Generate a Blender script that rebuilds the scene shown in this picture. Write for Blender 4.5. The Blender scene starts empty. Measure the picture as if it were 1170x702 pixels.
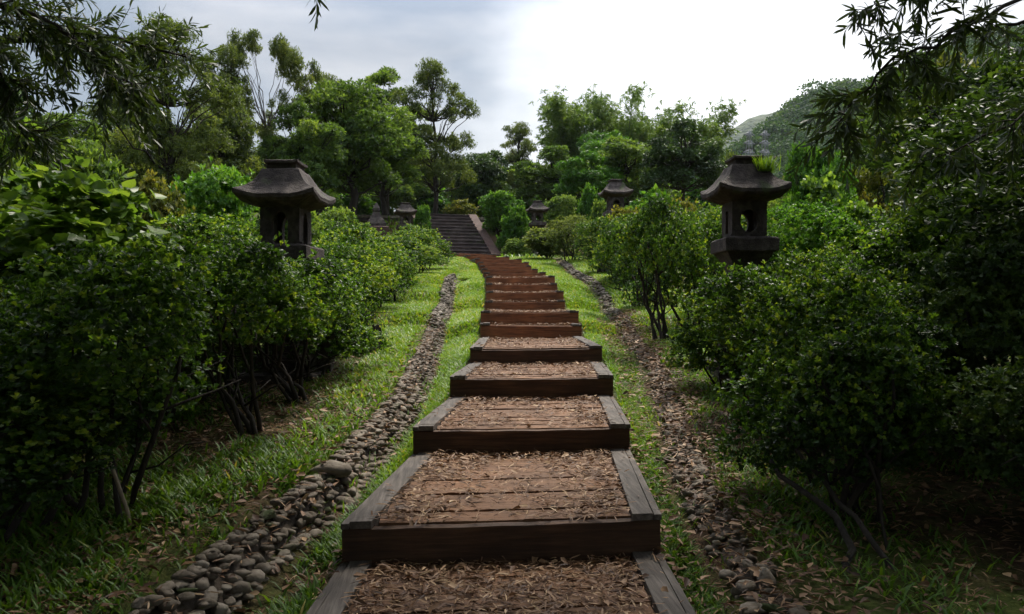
import bpy, bmesh, math, random
import numpy as np
from mathutils import Vector, Matrix, noise as mnoise

C = bpy.context.scene.collection
SC = bpy.context.scene
R = math.radians
EYE = 1.45            # camera height above the step the photographer stands on
F = 918.0             # focal length in photo pixels (1170 wide)

# ------------------------------------------------------------------ camera
cam_d = bpy.data.cameras.new("camera")
cam_d.sensor_width = 36.0
cam_d.lens = 36.0 * F / 1170.0
cam_d.clip_start = 0.05
cam_d.clip_end = 3000.0
cam = bpy.data.objects.new("camera", cam_d)
cam.location = (0, 0, EYE)
cam.rotation_euler = (R(90), 0, 0)
C.objects.link(cam)
SC.camera = cam

# ------------------------------------------------------------------ sky
SUN_AZ, SUN_EL = 24.0, 58.0        # degrees right of straight ahead, degrees up
world = bpy.data.worlds.new("World")
SC.world = world
world.use_nodes = True
wn, wl = world.node_tree.nodes, world.node_tree.links
wn.clear()
w_out = wn.new("ShaderNodeOutputWorld")
w_bg = wn.new("ShaderNodeBackground")
w_sky = wn.new("ShaderNodeTexSky")
w_sky.sky_type = 'NISHITA'
w_sky.sun_disc = False
w_sky.sun_elevation = R(SUN_EL)
w_sky.sun_rotation = R(SUN_AZ)
w_sky.air_density = 1.0
w_sky.dust_density = 2.0
w_bg.inputs['Strength'].default_value = 0.1
tc = wn.new("ShaderNodeTexCoord")
# big grey cloud bank with a brighter, thinner part round the veiled sun
gd = Vector((0.40, 1.0, 0.25)).normalized()
dot = wn.new("ShaderNodeVectorMath"); dot.operation = 'DOT_PRODUCT'
dot.inputs[1].default_value = gd
wl.new(tc.outputs['Generated'], dot.inputs[0])
n1 = wn.new("ShaderNodeTexNoise"); n1.inputs['Scale'].default_value = 3.0
n1.inputs['Detail'].default_value = 6; n1.inputs['Roughness'].default_value = 0.5
mp = wn.new("ShaderNodeMapping"); mp.inputs['Scale'].default_value = (1, 1, 2.0); mp.inputs['Location'].default_value = (0.35, 0.2, 0.12)
wl.new(tc.outputs['Generated'], mp.inputs[0]); wl.new(mp.outputs[0], n1.inputs['Vector'])
ma = wn.new("ShaderNodeMath"); ma.operation = 'MULTIPLY_ADD'; ma.inputs[1].default_value = 0.28
wl.new(n1.outputs['Fac'], ma.inputs[0]); wl.new(dot.outputs['Value'], ma.inputs[2])
mr = wn.new("ShaderNodeMapRange"); mr.interpolation_type = 'SMOOTHSTEP'
mr.inputs['From Min'].default_value = 1.015; mr.inputs['From Max'].default_value = 1.155
wl.new(ma.outputs[0], mr.inputs['Value'])
n2 = wn.new("ShaderNodeTexNoise"); n2.inputs['Scale'].default_value = 2.6
n2.inputs['Detail'].default_value = 5; n2.inputs['Roughness'].default_value = 0.55
mp2 = wn.new("ShaderNodeMapping"); mp2.inputs['Scale'].default_value = (1, 1, 3.4); mp2.inputs['Location'].default_value = (2.1, 0.7, 0.46)
wl.new(tc.outputs['Generated'], mp2.inputs[0]); wl.new(mp2.outputs[0], n2.inputs['Vector'])
cr = wn.new("ShaderNodeValToRGB")
cr.color_ramp.elements[0].position = 0.44; cr.color_ramp.elements[0].color = (.70, .79, .89, 1)
cr.color_ramp.elements[1].position = 0.74; cr.color_ramp.elements[1].color = (1.92, 1.82, 1.70, 1)
wl.new(n2.outputs['Fac'], cr.inputs[0])
mx = wn.new("ShaderNodeMix"); mx.data_type = 'RGBA'
wl.new(mr.outputs[0], mx.inputs['Factor']); wl.new(cr.outputs[0], mx.inputs[6]); mx.inputs[7].default_value = (3.8, 3.75, 3.65, 1)
mx2 = wn.new("ShaderNodeMix"); mx2.data_type = 'RGBA'; mx2.inputs['Factor'].default_value = 0.12
wl.new(mx.outputs[2], mx2.inputs[6]); wl.new(w_sky.outputs[0], mx2.inputs[7])
# an overcast dome is brighter overhead than near the horizon
sx = wn.new("ShaderNodeSeparateXYZ"); wl.new(tc.outputs['Generated'], sx.inputs[0])
ze = wn.new("ShaderNodeMapRange"); ze.inputs['From Min'].default_value = 0.30; ze.inputs['From Max'].default_value = 1.0
ze.inputs['To Min'].default_value = 1.0; ze.inputs['To Max'].default_value = 3.9
wl.new(sx.outputs['Z'], ze.inputs['Value'])
vs = wn.new("ShaderNodeVectorMath"); vs.operation = 'SCALE'
wl.new(mx2.outputs[2], vs.inputs[0]); wl.new(ze.outputs[0], vs.inputs['Scale'])
wl.new(vs.outputs[0], w_bg.inputs['Color'])
wl.new(w_bg.outputs[0], w_out.inputs['Surface'])

# ------------------------------------------------------------------ sun behind thin cloud
sun_d = bpy.data.lights.new("sun", 'SUN')
sun_d.energy = 1.5
sun_d.angle = R(11)
sun_d.color = (1.0, 0.93, 0.82)
sun = bpy.data.objects.new("sun", sun_d)
sv = Vector((math.sin(R(SUN_AZ)) * math.cos(R(SUN_EL)), math.cos(R(SUN_AZ)) * math.cos(R(SUN_EL)), math.sin(R(SUN_EL))))
sun.rotation_euler = sv.to_track_quat('Z', 'Y').to_euler()
sun.location = sv * 50
C.objects.link(sun)

# ------------------------------------------------------------------ render settings
SC.view_settings.view_transform = 'Standard'
SC.view_settings.look = 'None'
SC.view_settings.exposure = 1.9
SC.view_settings.gamma = 1.0
SC.view_settings.use_curve_mapping = False
SC.render.engine = 'CYCLES'
cy = SC.cycles
cy.max_bounces = 6; cy.diffuse_bounces = 3; cy.glossy_bounces = 2; cy.transmission_bounces = 4; cy.transparent_max_bounces = 4
cy.caustics_reflective = False; cy.caustics_refractive = False
cy.sample_clamp_indirect = 4.0
cy.use_denoising = True
try: cy.denoiser = 'OPENIMAGEDENOISE'
except Exception: pass
cy.use_adaptive_sampling = True
cy.adaptive_threshold = 0.015

# ================================================================== helpers
def P(px, py, Y):
    """A photo pixel at depth Y as a point of the place."""
    return Vector(((px - 585.0) * Y / F, Y, EYE + (351.0 - py) * Y / F))

def np_mesh(name, verts, loops, starts, attrs=None):
    me = bpy.data.meshes.new(name)
    verts = np.ascontiguousarray(verts, dtype=np.float32); loops = np.ascontiguousarray(loops, dtype=np.int32); starts = np.ascontiguousarray(starts, dtype=np.int32)
    me.vertices.add(len(verts)); me.vertices.foreach_set("co", verts.ravel())
    me.loops.add(len(loops)); me.loops.foreach_set("vertex_index", loops)
    me.polygons.add(len(starts)); me.polygons.foreach_set("loop_start", starts)
    if attrs:
        for k, v in attrs.items():
            a = me.attributes.new(k, 'FLOAT', 'FACE')
            a.data.foreach_set("value", np.ascontiguousarray(v, dtype=np.float32))
    me.update(calc_edges=True)
    me.validate()
    return me

def link(name, me, mat=None, parent=None, smooth=False):
    o = bpy.data.objects.new(name, me)
    if mat is not None and not me.materials: me.materials.append(mat)
    if smooth:
        me.polygons.foreach_set("use_smooth", [True] * len(me.polygons))
    C.objects.link(o)
    if parent is not None: o.parent = parent
    return o

def tag(o, label=None, cat=None, group=None, kind=None):
    if label: o["label"] = label
    if cat: o["category"] = cat
    if group: o["group"] = group
    if kind: o["kind"] = kind
    return o

def thing(name, label, cat, loc=(0, 0, 0), rotz=0.0, scale=1.0, group=None):
    o = bpy.data.objects.new(name, None)
    o.empty_display_size = 0.2
    o.location = loc; o.rotation_euler = (0, 0, rotz)
    o.scale = scale if hasattr(scale, '__len__') else (scale,) * 3
    C.objects.link(o)
    return tag(o, label, cat, group)

def bm_obj(name, bm, mat, parent=None, smooth=False, bevel=0.0):
    if bevel:
        bmesh.ops.bevel(bm, geom=bm.edges[:], offset=bevel, segments=2, affect='EDGES', profile=0.6)
    me = bpy.data.meshes.new(name)
    bm.to_mesh(me); bm.free()
    return link(name, me, mat, parent, smooth)

def nrm(v):
    return v / np.maximum(np.linalg.norm(v, axis=-1, keepdims=True), 1e-9)

def rand_dirs(rng, n):
    return nrm(rng.normal(size=(n, 3)))

# ---- leaves: each a small folded blade; templates give (along, across, lift)
T_OBOV = (np.array([[0, 0, 0], [.38, .30, .07], [.78, .40, .10], [1, 0, -.04], [.78, -.40, .10], [.38, -.30, .07]]), [[0, 1, 2, 3], [0, 3, 4, 5]])
T_DIAM = (np.array([[0, 0, 0], [.55, .5, .06], [1, 0, -.05], [.5, -.5, .06]]), [[0, 1, 2, 3]])
T_SICK = (np.array([[0, 0, 0], [.35, .62, .02], [.72, .70, -.03], [1, .1, -.1], [.70, -.22, -.03], [.35, -.35, .02]]), [[0, 1, 4, 5], [1, 2, 3, 4]])
T_HEART = (np.array([[0, 0, 0], [-.06, .3, .05], [.25, .56, .08], [.62, .38, .03], [1, 0, -.12], [.62, -.38, .03], [.25, -.56, .08], [-.06, -.3, .05]]), [[0, 1, 2, 3, 4], [0, 4, 5, 6, 7]])
T_BLADE = (np.array([[0, .5, 0], [0, -.5, 0], [.55, .45, 0], [.55, -.45, 0], [1, .06, -.22], [1, -.06, -.22]]), [[1, 3, 2, 0], [3, 5, 4, 2]])

def leaf_mesh_data(T, pos, d, n, L, W):
    tv, tf = T
    d = nrm(d); s = nrm(np.cross(d, n)); n = np.cross(s, d)
    L = np.broadcast_to(L, (len(pos),)); W = np.broadcast_to(W, (len(pos),))
    v = (pos[:, None, :] + d[:, None, :] * (tv[None, :, 0:1] * L[:, None, None])
         + s[:, None, :] * (tv[None, :, 1:2] * W[:, None, None]) + n[:, None, :] * (tv[None, :, 2:3] * L[:, None, None]))
    k = len(tv); N = len(pos)
    loops, starts_t, off = [], [], 0
    for f in tf:
        loops += f; starts_t.append(off); off += len(f)
    base = (np.arange(N) * k)[:, None]
    lp = (base + np.array(loops)[None, :]).ravel()
    st = ((np.arange(N) * off)[:, None] + np.array(starts_t)[None, :]).ravel()
    return v.reshape(-1, 3), lp, st, len(tf)

class Leaves:
    def __init__(s): s.v, s.l, s.s, s.t, s.nv, s.nl = [], [], [], [], 0, 0
    def add(s, T, pos, d, n, L, W, tone):
        if len(pos) == 0: return
        v, l, st, nf = leaf_mesh_data(T, pos, d, n, L, W)
        s.v.append(v); s.l.append(l + s.nv); s.s.append(st + s.nl)
        s.t.append(np.repeat(np.broadcast_to(tone, (len(pos),)), nf))
        s.nv += len(v); s.nl += len(l)
    def mesh(s, name):
        return np_mesh(name, np.concatenate(s.v), np.concatenate(s.l), np.concatenate(s.s), {"tone": np.concatenate(s.t)})

def sprays(LV, rng, pts, axes, k, L, W, T, tone, open_lo=35, open_hi=80, up=0.15, droop=0.0, jit=0.2):
    """A rosette of k leaves round each axis."""
    n = len(pts)
    if n == 0: return
    axes = nrm(axes)
    ref = np.where(np.abs(axes[:, 2:3]) < .9, np.array([[0, 0, 1.]]), np.array([[1., 0, 0]]))
    e1 = nrm(np.cross(axes, ref)); e2 = np.cross(axes, e1)
    ph0 = rng.uniform(0, 6.28, n)
    for j in range(k):
        ph = ph0 + j * 2.4 + rng.uniform(-.3, .3, n)
        th = np.radians(rng.uniform(open_lo, open_hi, n))
        rad = e1 * np.cos(ph)[:, None] + e2 * np.sin(ph)[:, None]
        d = axes * np.cos(th)[:, None] + rad * np.sin(th)[:, None]
        d[:, 2] += up - droop * rng.uniform(.5, 1.5, n)
        d = nrm(d + rng.normal(size=(n, 3)) * jit)
        nn = nrm(axes * np.sin(th)[:, None] - rad * np.cos(th)[:, None] + rng.normal(size=(n, 3)) * .25)
        sc = rng.uniform(.65, 1.2, n)
        p = pts - axes * (rng.uniform(0, .6, n) * L)[:, None]
        LV.add(T, p, d, nn, L * sc, W * sc, np.clip(tone + rng.normal(size=n) * .09, 0, 1))

def lobe_points(rng, lobes, n, lo=.72, hi=1.04, zmin=-.55):
    lobes = np.asarray(lobes, float)
    c, r = lobes[:, :3], lobes[:, 3:6]
    area = (r[:, 0] * r[:, 1] + r[:, 0] * r[:, 2] + r[:, 1] * r[:, 2])
    idx = rng.choice(len(lobes), n, p=area / area.sum())
    d = rand_dirs(rng, n)
    d[:, 2] = np.where(d[:, 2] < zmin, -d[:, 2], d[:, 2]); d = nrm(d)
    p = c[idx] + r[idx] * d * rng.uniform(lo, hi, n)[:, None]
    nn = nrm(d / r[idx])
    keep = np.ones(n, bool)
    for j in range(len(lobes)):
        q = np.linalg.norm((p - c[j]) / r[j], axis=1)
        keep &= ~((q < .62) & (idx != j) & (rng.uniform(size=n) < .85))
    return p[keep], nn[keep], idx[keep]

def sub_lobes(rng, big, count, rel=(.22, .38), flat=.8):
    """Small lumps spread over a few big ellipsoids."""
    out = []
    big = np.asarray(big, float)
    vol = big[:, 3] * big[:, 4] * big[:, 5]
    w = vol ** .67; w /= w.sum()
    for i in rng.choice(len(big), count, p=w):
        c, r = big[i, :3], big[i, 3:6]
        d = rand_dirs(rng, 1)[0]
        if d[2] < -.5: d[2] = -d[2]
        m = rng.uniform(.45, .92)
        s = rng.uniform(*rel) * min(r.mean(), r.max())
        out.append([*(c + r * d * m), s * rng.uniform(.9, 1.3), s * rng.uniform(.9, 1.3), s * flat])
    return np.array(out)

class Tubes:
    def __init__(s): s.v, s.f = [], []
    def add(s, pts, rad, n=7):
        pts = [Vector(p) for p in pts]
        b0 = len(s.v)
        up = Vector((.31, .17, .93))
        for i, p in enumerate(pts):
            t = (pts[min(i + 1, len(pts) - 1)] - pts[max(i - 1, 0)])
            t = t.normalized() if t.length > 1e-8 else Vector((0, 0, 1))
            a = t.cross(up)
            if a.length < .1: a = t.cross(Vector((1, 0, 0)))
            a.normalize(); b = t.cross(a)
            for k in range(n):
                an = 6.28318 * k / n
                s.v.append(p + (a * math.cos(an) + b * math.sin(an)) * rad[i])
        for i in range(len(pts) - 1):
            for k in range(n):
                q = b0 + i * n
                s.f.append((q + k, q + (k + 1) % n, q + n + (k + 1) % n, q + n + k))
        s.f.append(tuple(b0 + (len(pts) - 1) * n + k for k in range(n)))
        s.f.append(tuple(b0 + n - 1 - k for k in range(n)))
    def mesh(s, name):
        me = bpy.data.meshes.new(name); me.from_pydata([tuple(v) for v in s.v], [], s.f); me.update()
        me.polygons.foreach_set("use_smooth", [True] * len(me.polygons))
        return me

def wob(rng, a, b, n, amt):
    """Wobbly polyline from a to b."""
    a, b = np.array(a, float), np.array(b, float)
    L = np.linalg.norm(b - a); pts = []
    off = np.zeros(3)
    for i in range(n + 1):
        t = i / n
        if 0 < i < n: off = off * .6 + rng.normal(size=3) * amt * L
        pts.append(a + (b - a) * t + off * math.sin(math.pi * t))
    return pts

# ================================================================== materials
def new_mat(name):
    m = bpy.data.materials.new(name); m.use_nodes = True
    nt = m.node_tree; nt.nodes.clear()
    out = nt.nodes.new("ShaderNodeOutputMaterial")
    return m, nt.nodes, nt.links, out

def ramp(N, stops):
    r = N.new("ShaderNodeValToRGB")
    e = r.color_ramp.elements
    while len(e) < len(stops): e.new(.5)
    for el, (p, c) in zip(e, stops):
        el.position = p; el.color = (*c, 1)
    return r

def leaf_mat(name, cols, rough=.42, trans=.34, tcol=None, spec=.45):
    m, N, L, out = new_mat(name)
    at = N.new("ShaderNodeAttribute"); at.attribute_name = "tone"
    oi = N.new("ShaderNodeObjectInfo")
    ad = N.new("ShaderNodeMath"); ad.operation = 'MULTIPLY_ADD'; ad.inputs[1].default_value = .16; 
    L.new(oi.outputs['Random'], ad.inputs[0]); L.new(at.outputs['Fac'], ad.inputs[2])
    sb = N.new("ShaderNodeMath"); sb.operation = 'SUBTRACT'; sb.inputs[1].default_value = .08
    L.new(ad.outputs[0], sb.inputs[0])
    rp = ramp(N, cols); L.new(sb.outputs[0], rp.inputs[0])
    pb = N.new("ShaderNodeBsdfPrincipled"); pb.inputs['Roughness'].default_value = rough
    pb.inputs['Specular IOR Level'].default_value = spec
    L.new(rp.outputs[0], pb.inputs['Base Color'])
    tr = N.new("ShaderNodeBsdfTranslucent")
    mc = N.new("ShaderNodeMix"); mc.data_type = 'RGBA'; mc.blend_type = 'MULTIPLY'; mc.inputs['Factor'].default_value = 1
    L.new(rp.outputs[0], mc.inputs[6]); mc.inputs[7].default_value = (*(tcol or (1.9, 1.75, .75)), 1)
    L.new(mc.outputs[2], tr.inputs['Color'])
    ms = N.new("ShaderNodeMixShader"); ms.inputs[0].default_value = trans
    L.new(pb.outputs[0], ms.inputs[1]); L.new(tr.outputs[0], ms.inputs[2])
    L.new(ms.outputs[0], out.inputs['Surface'])
    return m

def solid_mat(name, stops, scale=8, rough=.85, bump=.3, bscale=40, stretch=(1, 1, 1), detail=6, dist=.02, spec=.3, extra=None):
    m, N, L, out = new_mat(name)
    tc = N.new("ShaderNodeTexCoord"); mp = N.new("ShaderNodeMapping"); mp.inputs['Scale'].default_value = stretch
    oi = N.new("ShaderNodeObjectInfo"); va = N.new("ShaderNodeVectorMath"); va.operation = 'ADD'
    sc = N.new("ShaderNodeMath"); sc.operation = 'MULTIPLY'; sc.inputs[1].default_value = 37
    L.new(oi.outputs['Random'], sc.inputs[0])
    L.new(tc.outputs['Object'], va.inputs[0]); L.new(sc.outputs[0], va.inputs[1]); L.new(va.outputs[0], mp.inputs[0])
    n = N.new("ShaderNodeTexNoise"); n.inputs['Scale'].default_value = scale; n.inputs['Detail'].default_value = detail; n.inputs['Roughness'].default_value = .62
    L.new(mp.outputs[0], n.inputs['Vector'])
    rp = ramp(N, stops); L.new(n.outputs['Fac'], rp.inputs[0])
    pb = N.new("ShaderNodeBsdfPrincipled"); pb.inputs['Roughness'].default_value = rough; pb.inputs['Specular IOR Level'].default_value = spec
    col = rp.outputs[0]
    if extra:      # patches of another colour (moss, lichen, stain)
        n3 = N.new("ShaderNodeTexNoise"); n3.inputs['Scale'].default_value = extra[1]; n3.inputs['Detail'].default_value = 5
        L.new(va.outputs[0], n3.inputs['Vector'])
        mr = N.new("ShaderNodeMapRange"); mr.inputs['From Min'].default_value = extra[2]; mr.inputs['From Max'].default_value = extra[2] + .1
        L.new(n3.outputs['Fac'], mr.inputs['Value'])
        mm = N.new("ShaderNodeMix"); mm.data_type = 'RGBA'; L.new(mr.outputs[0], mm.inputs['Factor']); L.new(col, mm.inputs[6]); mm.inputs[7].default_value = (*extra[0], 1)
        col = mm.outputs[2]
    L.new(col, pb.inputs['Base Color'])
    n2 = N.new("ShaderNodeTexNoise"); n2.inputs['Scale'].default_value = bscale; n2.inputs['Detail'].default_value = 5
    L.new(mp.outputs[0], n2.inputs['Vector'])
    bp = N.new("ShaderNodeBump"); bp.inputs['Strength'].default_value = bump; bp.inputs['Distance'].default_value = dist
    L.new(n2.outputs['Fac'], bp.inputs['Height']); L.new(bp.outputs[0], pb.inputs['Normal'])
    L.new(pb.outputs[0], out.inputs['Surface'])
    return m

M = {}
M['hedge'] = leaf_mat('hedge_leaf', [(0, (.018, .042, .008)), (.45, (.037, .090, .012)), (.8, (.092, .18, .018)), (1, (.21, .28, .032))], rough=.46, trans=.42)
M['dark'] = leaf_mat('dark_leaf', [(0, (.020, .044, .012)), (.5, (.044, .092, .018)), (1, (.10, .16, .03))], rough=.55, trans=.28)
M['tree'] = leaf_mat('tree_leaf', [(0, (.034, .072, .018)), (.5, (.080, .145, .030)), (1, (.15, .22, .045))], rough=.55, trans=.5, spec=.3)
M['olive'] = leaf_mat('olive_leaf', [(0, (.036, .060, .018)), (.5, (.080, .120, .030)), (1, (.15, .19, .05))], rough=.55, trans=.48, spec=.3)
M['bright'] = leaf_mat('bright_leaf', [(0, (.024, .075, .010)), (.5, (.055, .15, .016)), (1, (.12, .24, .03))], rough=.5, trans=.4, spec=.3)
M['yellow'] = leaf_mat('yellow_leaf', [(0, (.045, .070, .012)), (.5, (.10, .125, .020)), (1, (.20, .19, .04))], rough=.5, trans=.38, spec=.3)
M['bamboo'] = leaf_mat('bamboo_leaf', [(0, (.040, .090, .018)), (.5, (.090, .165, .030)), (1, (.17, .24, .05))], rough=.55, trans=.4, spec=.3)
M['phyllode'] = leaf_mat('phyllode', [(0, (.018, .034, .010)), (.5, (.040, .070, .016)), (1, (.09, .12, .025))], rough=.45, trans=.34)
M['creeper'] = leaf_mat('creeper_leaf', [(0, (.040, .095, .016)), (.5, (.085, .165, .024)), (1, (.16, .25, .045))], rough=.45, trans=.45, spec=.4)
M['grass'] = leaf_mat('grass_blade', [(0, (.034, .080, .012)), (.45, (.080, .165, .018)), (.7, (.130, .240, .020)), (.88, (.19, .27, .028)), (1, (.34, .29, .08))], rough=.45, trans=.35, spec=.35)
M['litter'] = leaf_mat('dry_leaf', [(0, (.045, .022, .013)), (.35, (.14, .072, .036)), (.7, (.31, .185, .095)), (1, (.54, .39, .23))], rough=.6, trans=.08, tcol=(1, 1, 1), spec=.3)
M['wood'] = leaf_mat('far_wood_leaf', [(0, (.018, .048, .012)), (.5, (.042, .095, .018)), (1, (.11, .17, .030))], rough=.7, trans=.25, spec=.15)

M['bark'] = solid_mat('bark', [(.3, (.014, .011, .009)), (.7, (.050, .040, .030))], scale=14, stretch=(1, 1, .25), bump=.8, bscale=30)
M['grey_bark'] = solid_mat('grey_bark', [(.3, (.050, .042, .034)), (.7, (.12, .105, .088))], scale=10, stretch=(1, 1, .3), bump=.5, bscale=24)
M['pale_bark'] = solid_mat('pale_bark', [(.3, (.12, .10, .08)), (.7, (.32, .29, .24))], scale=10, stretch=(1, 1, .3), bump=.5, bscale=24)
M['culm'] = solid_mat('bamboo_culm', [(.3, (.06, .10, .03)), (.7, (.14, .17, .06))], scale=6, bump=.1)
M['dead'] = solid_mat('dry_cane', [(.3, (.16, .12, .08)), (.7, (.33, .27, .19))], scale=12, stretch=(1, 1, .2), bump=.3)
M['lantern'] = solid_mat('lantern_stone', [(.25, (.018, .014, .013)), (.5, (.055, .043, .038)), (.72, (.12, .098, .086)), (.85, (.22, .20, .18))], scale=9, bump=.9, bscale=60, dist=.014, extra=((.050, .060, .026), 4.5, .585))
M['cobble'] = solid_mat('cobble', [(.22, (.045, .036, .026)), (.5, (.150, .122, .092)), (.8, (.34, .30, .245))], scale=5.5, bump=.5, bscale=28, extra=((.045, .060, .018), 3.1, .58))
M['mortar'] = solid_mat('mortar', [(.3, (.030, .021, .014)), (.7, (.085, .063, .043))], scale=9, bump=.7, bscale=30)
M['stair'] = solid_mat('stair_stone', [(.25, (.035, .028, .027)), (.5, (.085, .066, .062)), (.8, (.17, .14, .128))], scale=2.4, bump=.5, bscale=22, extra=((.05, .06, .025), 1.6, .62))
M['cheek'] = solid_mat('stair_cheek', [(.25, (.040, .022, .018)), (.75, (.105, .062, .050))], scale=3, bump=.5, bscale=22)
M['steel'] = solid_mat('galvanised_steel', [(.3, (.16, .17, .18)), (.7, (.24, .25, .27))], rough=.5, bump=.05)

def wood_mat(name, c0, c1, c2, rough=.75, along='X', gloss=.3, wear=None):
    """Sawn timber: long grain streaks, cracks, pale worn patches."""
    m, N, L, out = new_mat(name)
    tc = N.new("ShaderNodeTexCoord"); oi = N.new("ShaderNodeObjectInfo")
    sc = N.new("ShaderNodeMath"); sc.operation = 'MULTIPLY'; sc.inputs[1].default_value = 53; L.new(oi.outputs['Random'], sc.inputs[0])
    va = N.new("ShaderNodeVectorMath"); va.operation = 'ADD'; L.new(tc.outputs['Object'], va.inputs[0]); L.new(sc.outputs[0], va.inputs[1])
    mp = N.new("ShaderNodeMapping"); mp.inputs['Scale'].default_value = (.9, 14, 14) if along == 'X' else (14, .9, 14)
    L.new(va.outputs[0], mp.inputs[0])
    n = N.new("ShaderNodeTexNoise"); n.inputs['Scale'].default_value = 3.0; n.inputs['Detail'].default_value = 8; n.inputs['Roughness'].default_value = .65
    L.new(mp.outputs[0], n.inputs['Vector'])
    rp = ramp(N, [(.25, c0), (.5, c1), (.78, c2)]); L.new(n.outputs['Fac'], rp.inputs[0])
    n2 = N.new("ShaderNodeTexNoise"); n2.inputs['Scale'].default_value = 3.2; n2.inputs['Detail'].default_value = 6
    L.new(va.outputs[0], n2.inputs['Vector'])
    mr = N.new("ShaderNodeMapRange"); mr.inputs['From Min'].default_value = .35; mr.inputs['From Max'].default_value = .72; mr.inputs['To Min'].default_value = .62; mr.inputs['To Max'].default_value = 1.25
    L.new(n2.outputs['Fac'], mr.inputs['Value'])
    mm = N.new("ShaderNodeMix"); mm.data_type = 'RGBA'; mm.blend_type = 'MULTIPLY'; mm.inputs['Factor'].default_value = 1
    L.new(rp.outputs[0], mm.inputs[6]); L.new(mr.outputs[0], mm.inputs[7])
    pb = N.new("ShaderNodeBsdfPrincipled"); pb.inputs['Roughness'].default_value = rough; pb.inputs['Specular IOR Level'].default_value = gloss
    L.new(mm.outputs[2], pb.inputs['Base Color'])
    bp = N.new("ShaderNodeBump"); bp.inputs['Strength'].default_value = .6; bp.inputs['Distance'].default_value = .008
    L.new(n.outputs['Fac'], bp.inputs['Height']); L.new(bp.outputs[0], pb.inputs['Normal'])
    L.new(pb.outputs[0], out.inputs['Surface'])
    return m

M['riser'] = wood_mat('riser_timber', (.040, .016, .008), (.20, .074, .029), (.33, .135, .055))
M['riser_shaded'] = wood_mat('shaded_riser_timber', (.022, .012, .007), (.066, .033, .016), (.14, .072, .036))  # darker lower boards; part of the tone is canopy shade painted in
M['rail'] = wood_mat('rail_timber', (.030, .024, .019), (.085, .070, .058), (.18, .155, .133), along='Y')
M['plank'] = wood_mat('tread_plank', (.070, .032, .014), (.150, .072, .032), (.25, .130, .062))

def ground_mat():
    m, N, L, out = new_mat('soil')
    tc = N.new("ShaderNodeTexCoord")
    n = N.new("ShaderNodeTexNoise"); n.inputs['Scale'].default_value = .9; n.inputs['Detail'].default_value = 8; n.inputs['Roughness'].default_value = .65
    L.new(tc.outputs['Object'], n.inputs['Vector'])
    n2 = N.new("ShaderNodeTexNoise"); n2.inputs['Scale'].default_value = 22; n2.inputs['Detail'].default_value = 6; n2.inputs['Roughness'].default_value = .7
    L.new(tc.outputs['Object'], n2.inputs['Vector'])
    soil = ramp(N, [(.3, (.030, .018, .011)), (.55, (.085, .050, .030)), (.8, (.17, .11, .068))]); L.new(n2.outputs['Fac'], soil.inputs[0])
    turf = ramp(N, [(.3, (.030, .045, .010)), (.7, (.085, .105, .022))]); L.new(n2.outputs['Fac'], turf.inputs[0])
    mr = N.new("ShaderNodeMapRange"); mr.inputs['From Min'].default_value = .42; mr.inputs['From Max'].default_value = .58
    L.new(n.outputs['Fac'], mr.inputs['Value'])
    mm = N.new("ShaderNodeMix"); mm.data_type = 'RGBA'
    L.new(mr.outputs[0], mm.inputs['Factor']); L.new(soil.outputs[0], mm.inputs[6]); L.new(turf.outputs[0], mm.inputs[7])
    pb = N.new("ShaderNodeBsdfPrincipled"); pb.inputs['Roughness'].default_value = .95; pb.inputs['Specular IOR Level'].default_value = .15
    L.new(mm.outputs[2], pb.inputs['Base Color'])
    bp = N.new("ShaderNodeBump"); bp.inputs['Strength'].default_value = .8; bp.inputs['Distance'].default_value = .03
    L.new(n2.outputs['Fac'], bp.inputs['Height']); L.new(bp.outputs[0], pb.inputs['Normal'])
    L.new(pb.outputs[0], out.inputs['Surface'])
    return m
M['soil'] = ground_mat()

# ================================================================== the slope
# each wooden step: distance of its front, height of its top (from the eye), middle of its front
STEPS = [(.25, -1.45, -.10), (2.12, -1.25, -.06), (4.0, -1.05, -.04), (5.88, -.865, .077), (7.81, -.665, .196), (9.66, -.475, .295),
         (12.6, -.262, .30), (13.05, -.06, .29), (16.0, .13, .262), (16.5, .33, .268), (17.9, .53, .215), (18.6, .72, .20), (20.7, .90, .08),
         (23.0, 1.10, -.05), (24.7, 1.28, -.19), (25.3, 1.42, -.25), (27.0, 1.63, -.44), (28.6, 1.82, -.85), (30.2, 2.00, -1.35), (31.9, 2.16, -1.75)]
SY = np.array([s[0] for s in STEPS]); SH = np.array([s[1] for s in STEPS]); SX = np.array([s[2] for s in STEPS])
PY = np.concatenate([[-400, -60, -6], SY, [33.4, 34.2, 37.9, 60, 95, 160, 300, 900]])
PH = np.concatenate([[-9, -6.0, -2.2], SH - .2, [2.02, 2.1, 4.0, 5.0, 5.4, 2.0, -6, -10]])
def path_h(y): return np.interp(y, PY, PH)
def path_x(y): return np.interp(y, SY, SX)
GL = np.array([(-1.50, 2.2), (-1.38, 3.2), (-1.26, 3.95), (-1.07, 5.0), (-.99, 6.2), (-.95, 7.4), (-1.02, 9.5), (-1.16, 12), (-1.30, 15.5), (-1.46, 19), (-1.46, 20.8)])
GR = np.array([(1.08, 1.8), (1.08, 3.0), (1.09, 4.6), (1.22, 6.0), (1.40, 7.2), (1.62, 9.3), (1.82, 13), (1.94, 17), (1.90, 22), (1.70, 28)])
def gl_x(y): return np.interp(y, GL[:, 1], GL[:, 0])
def gr_x(y): return np.interp(y, GR[:, 1], GR[:, 0])
def sstep(a, b, x):
    t = np.clip((x - a) / (b - a), 0, 1); return t * t * (3 - 2 * t)
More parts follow.
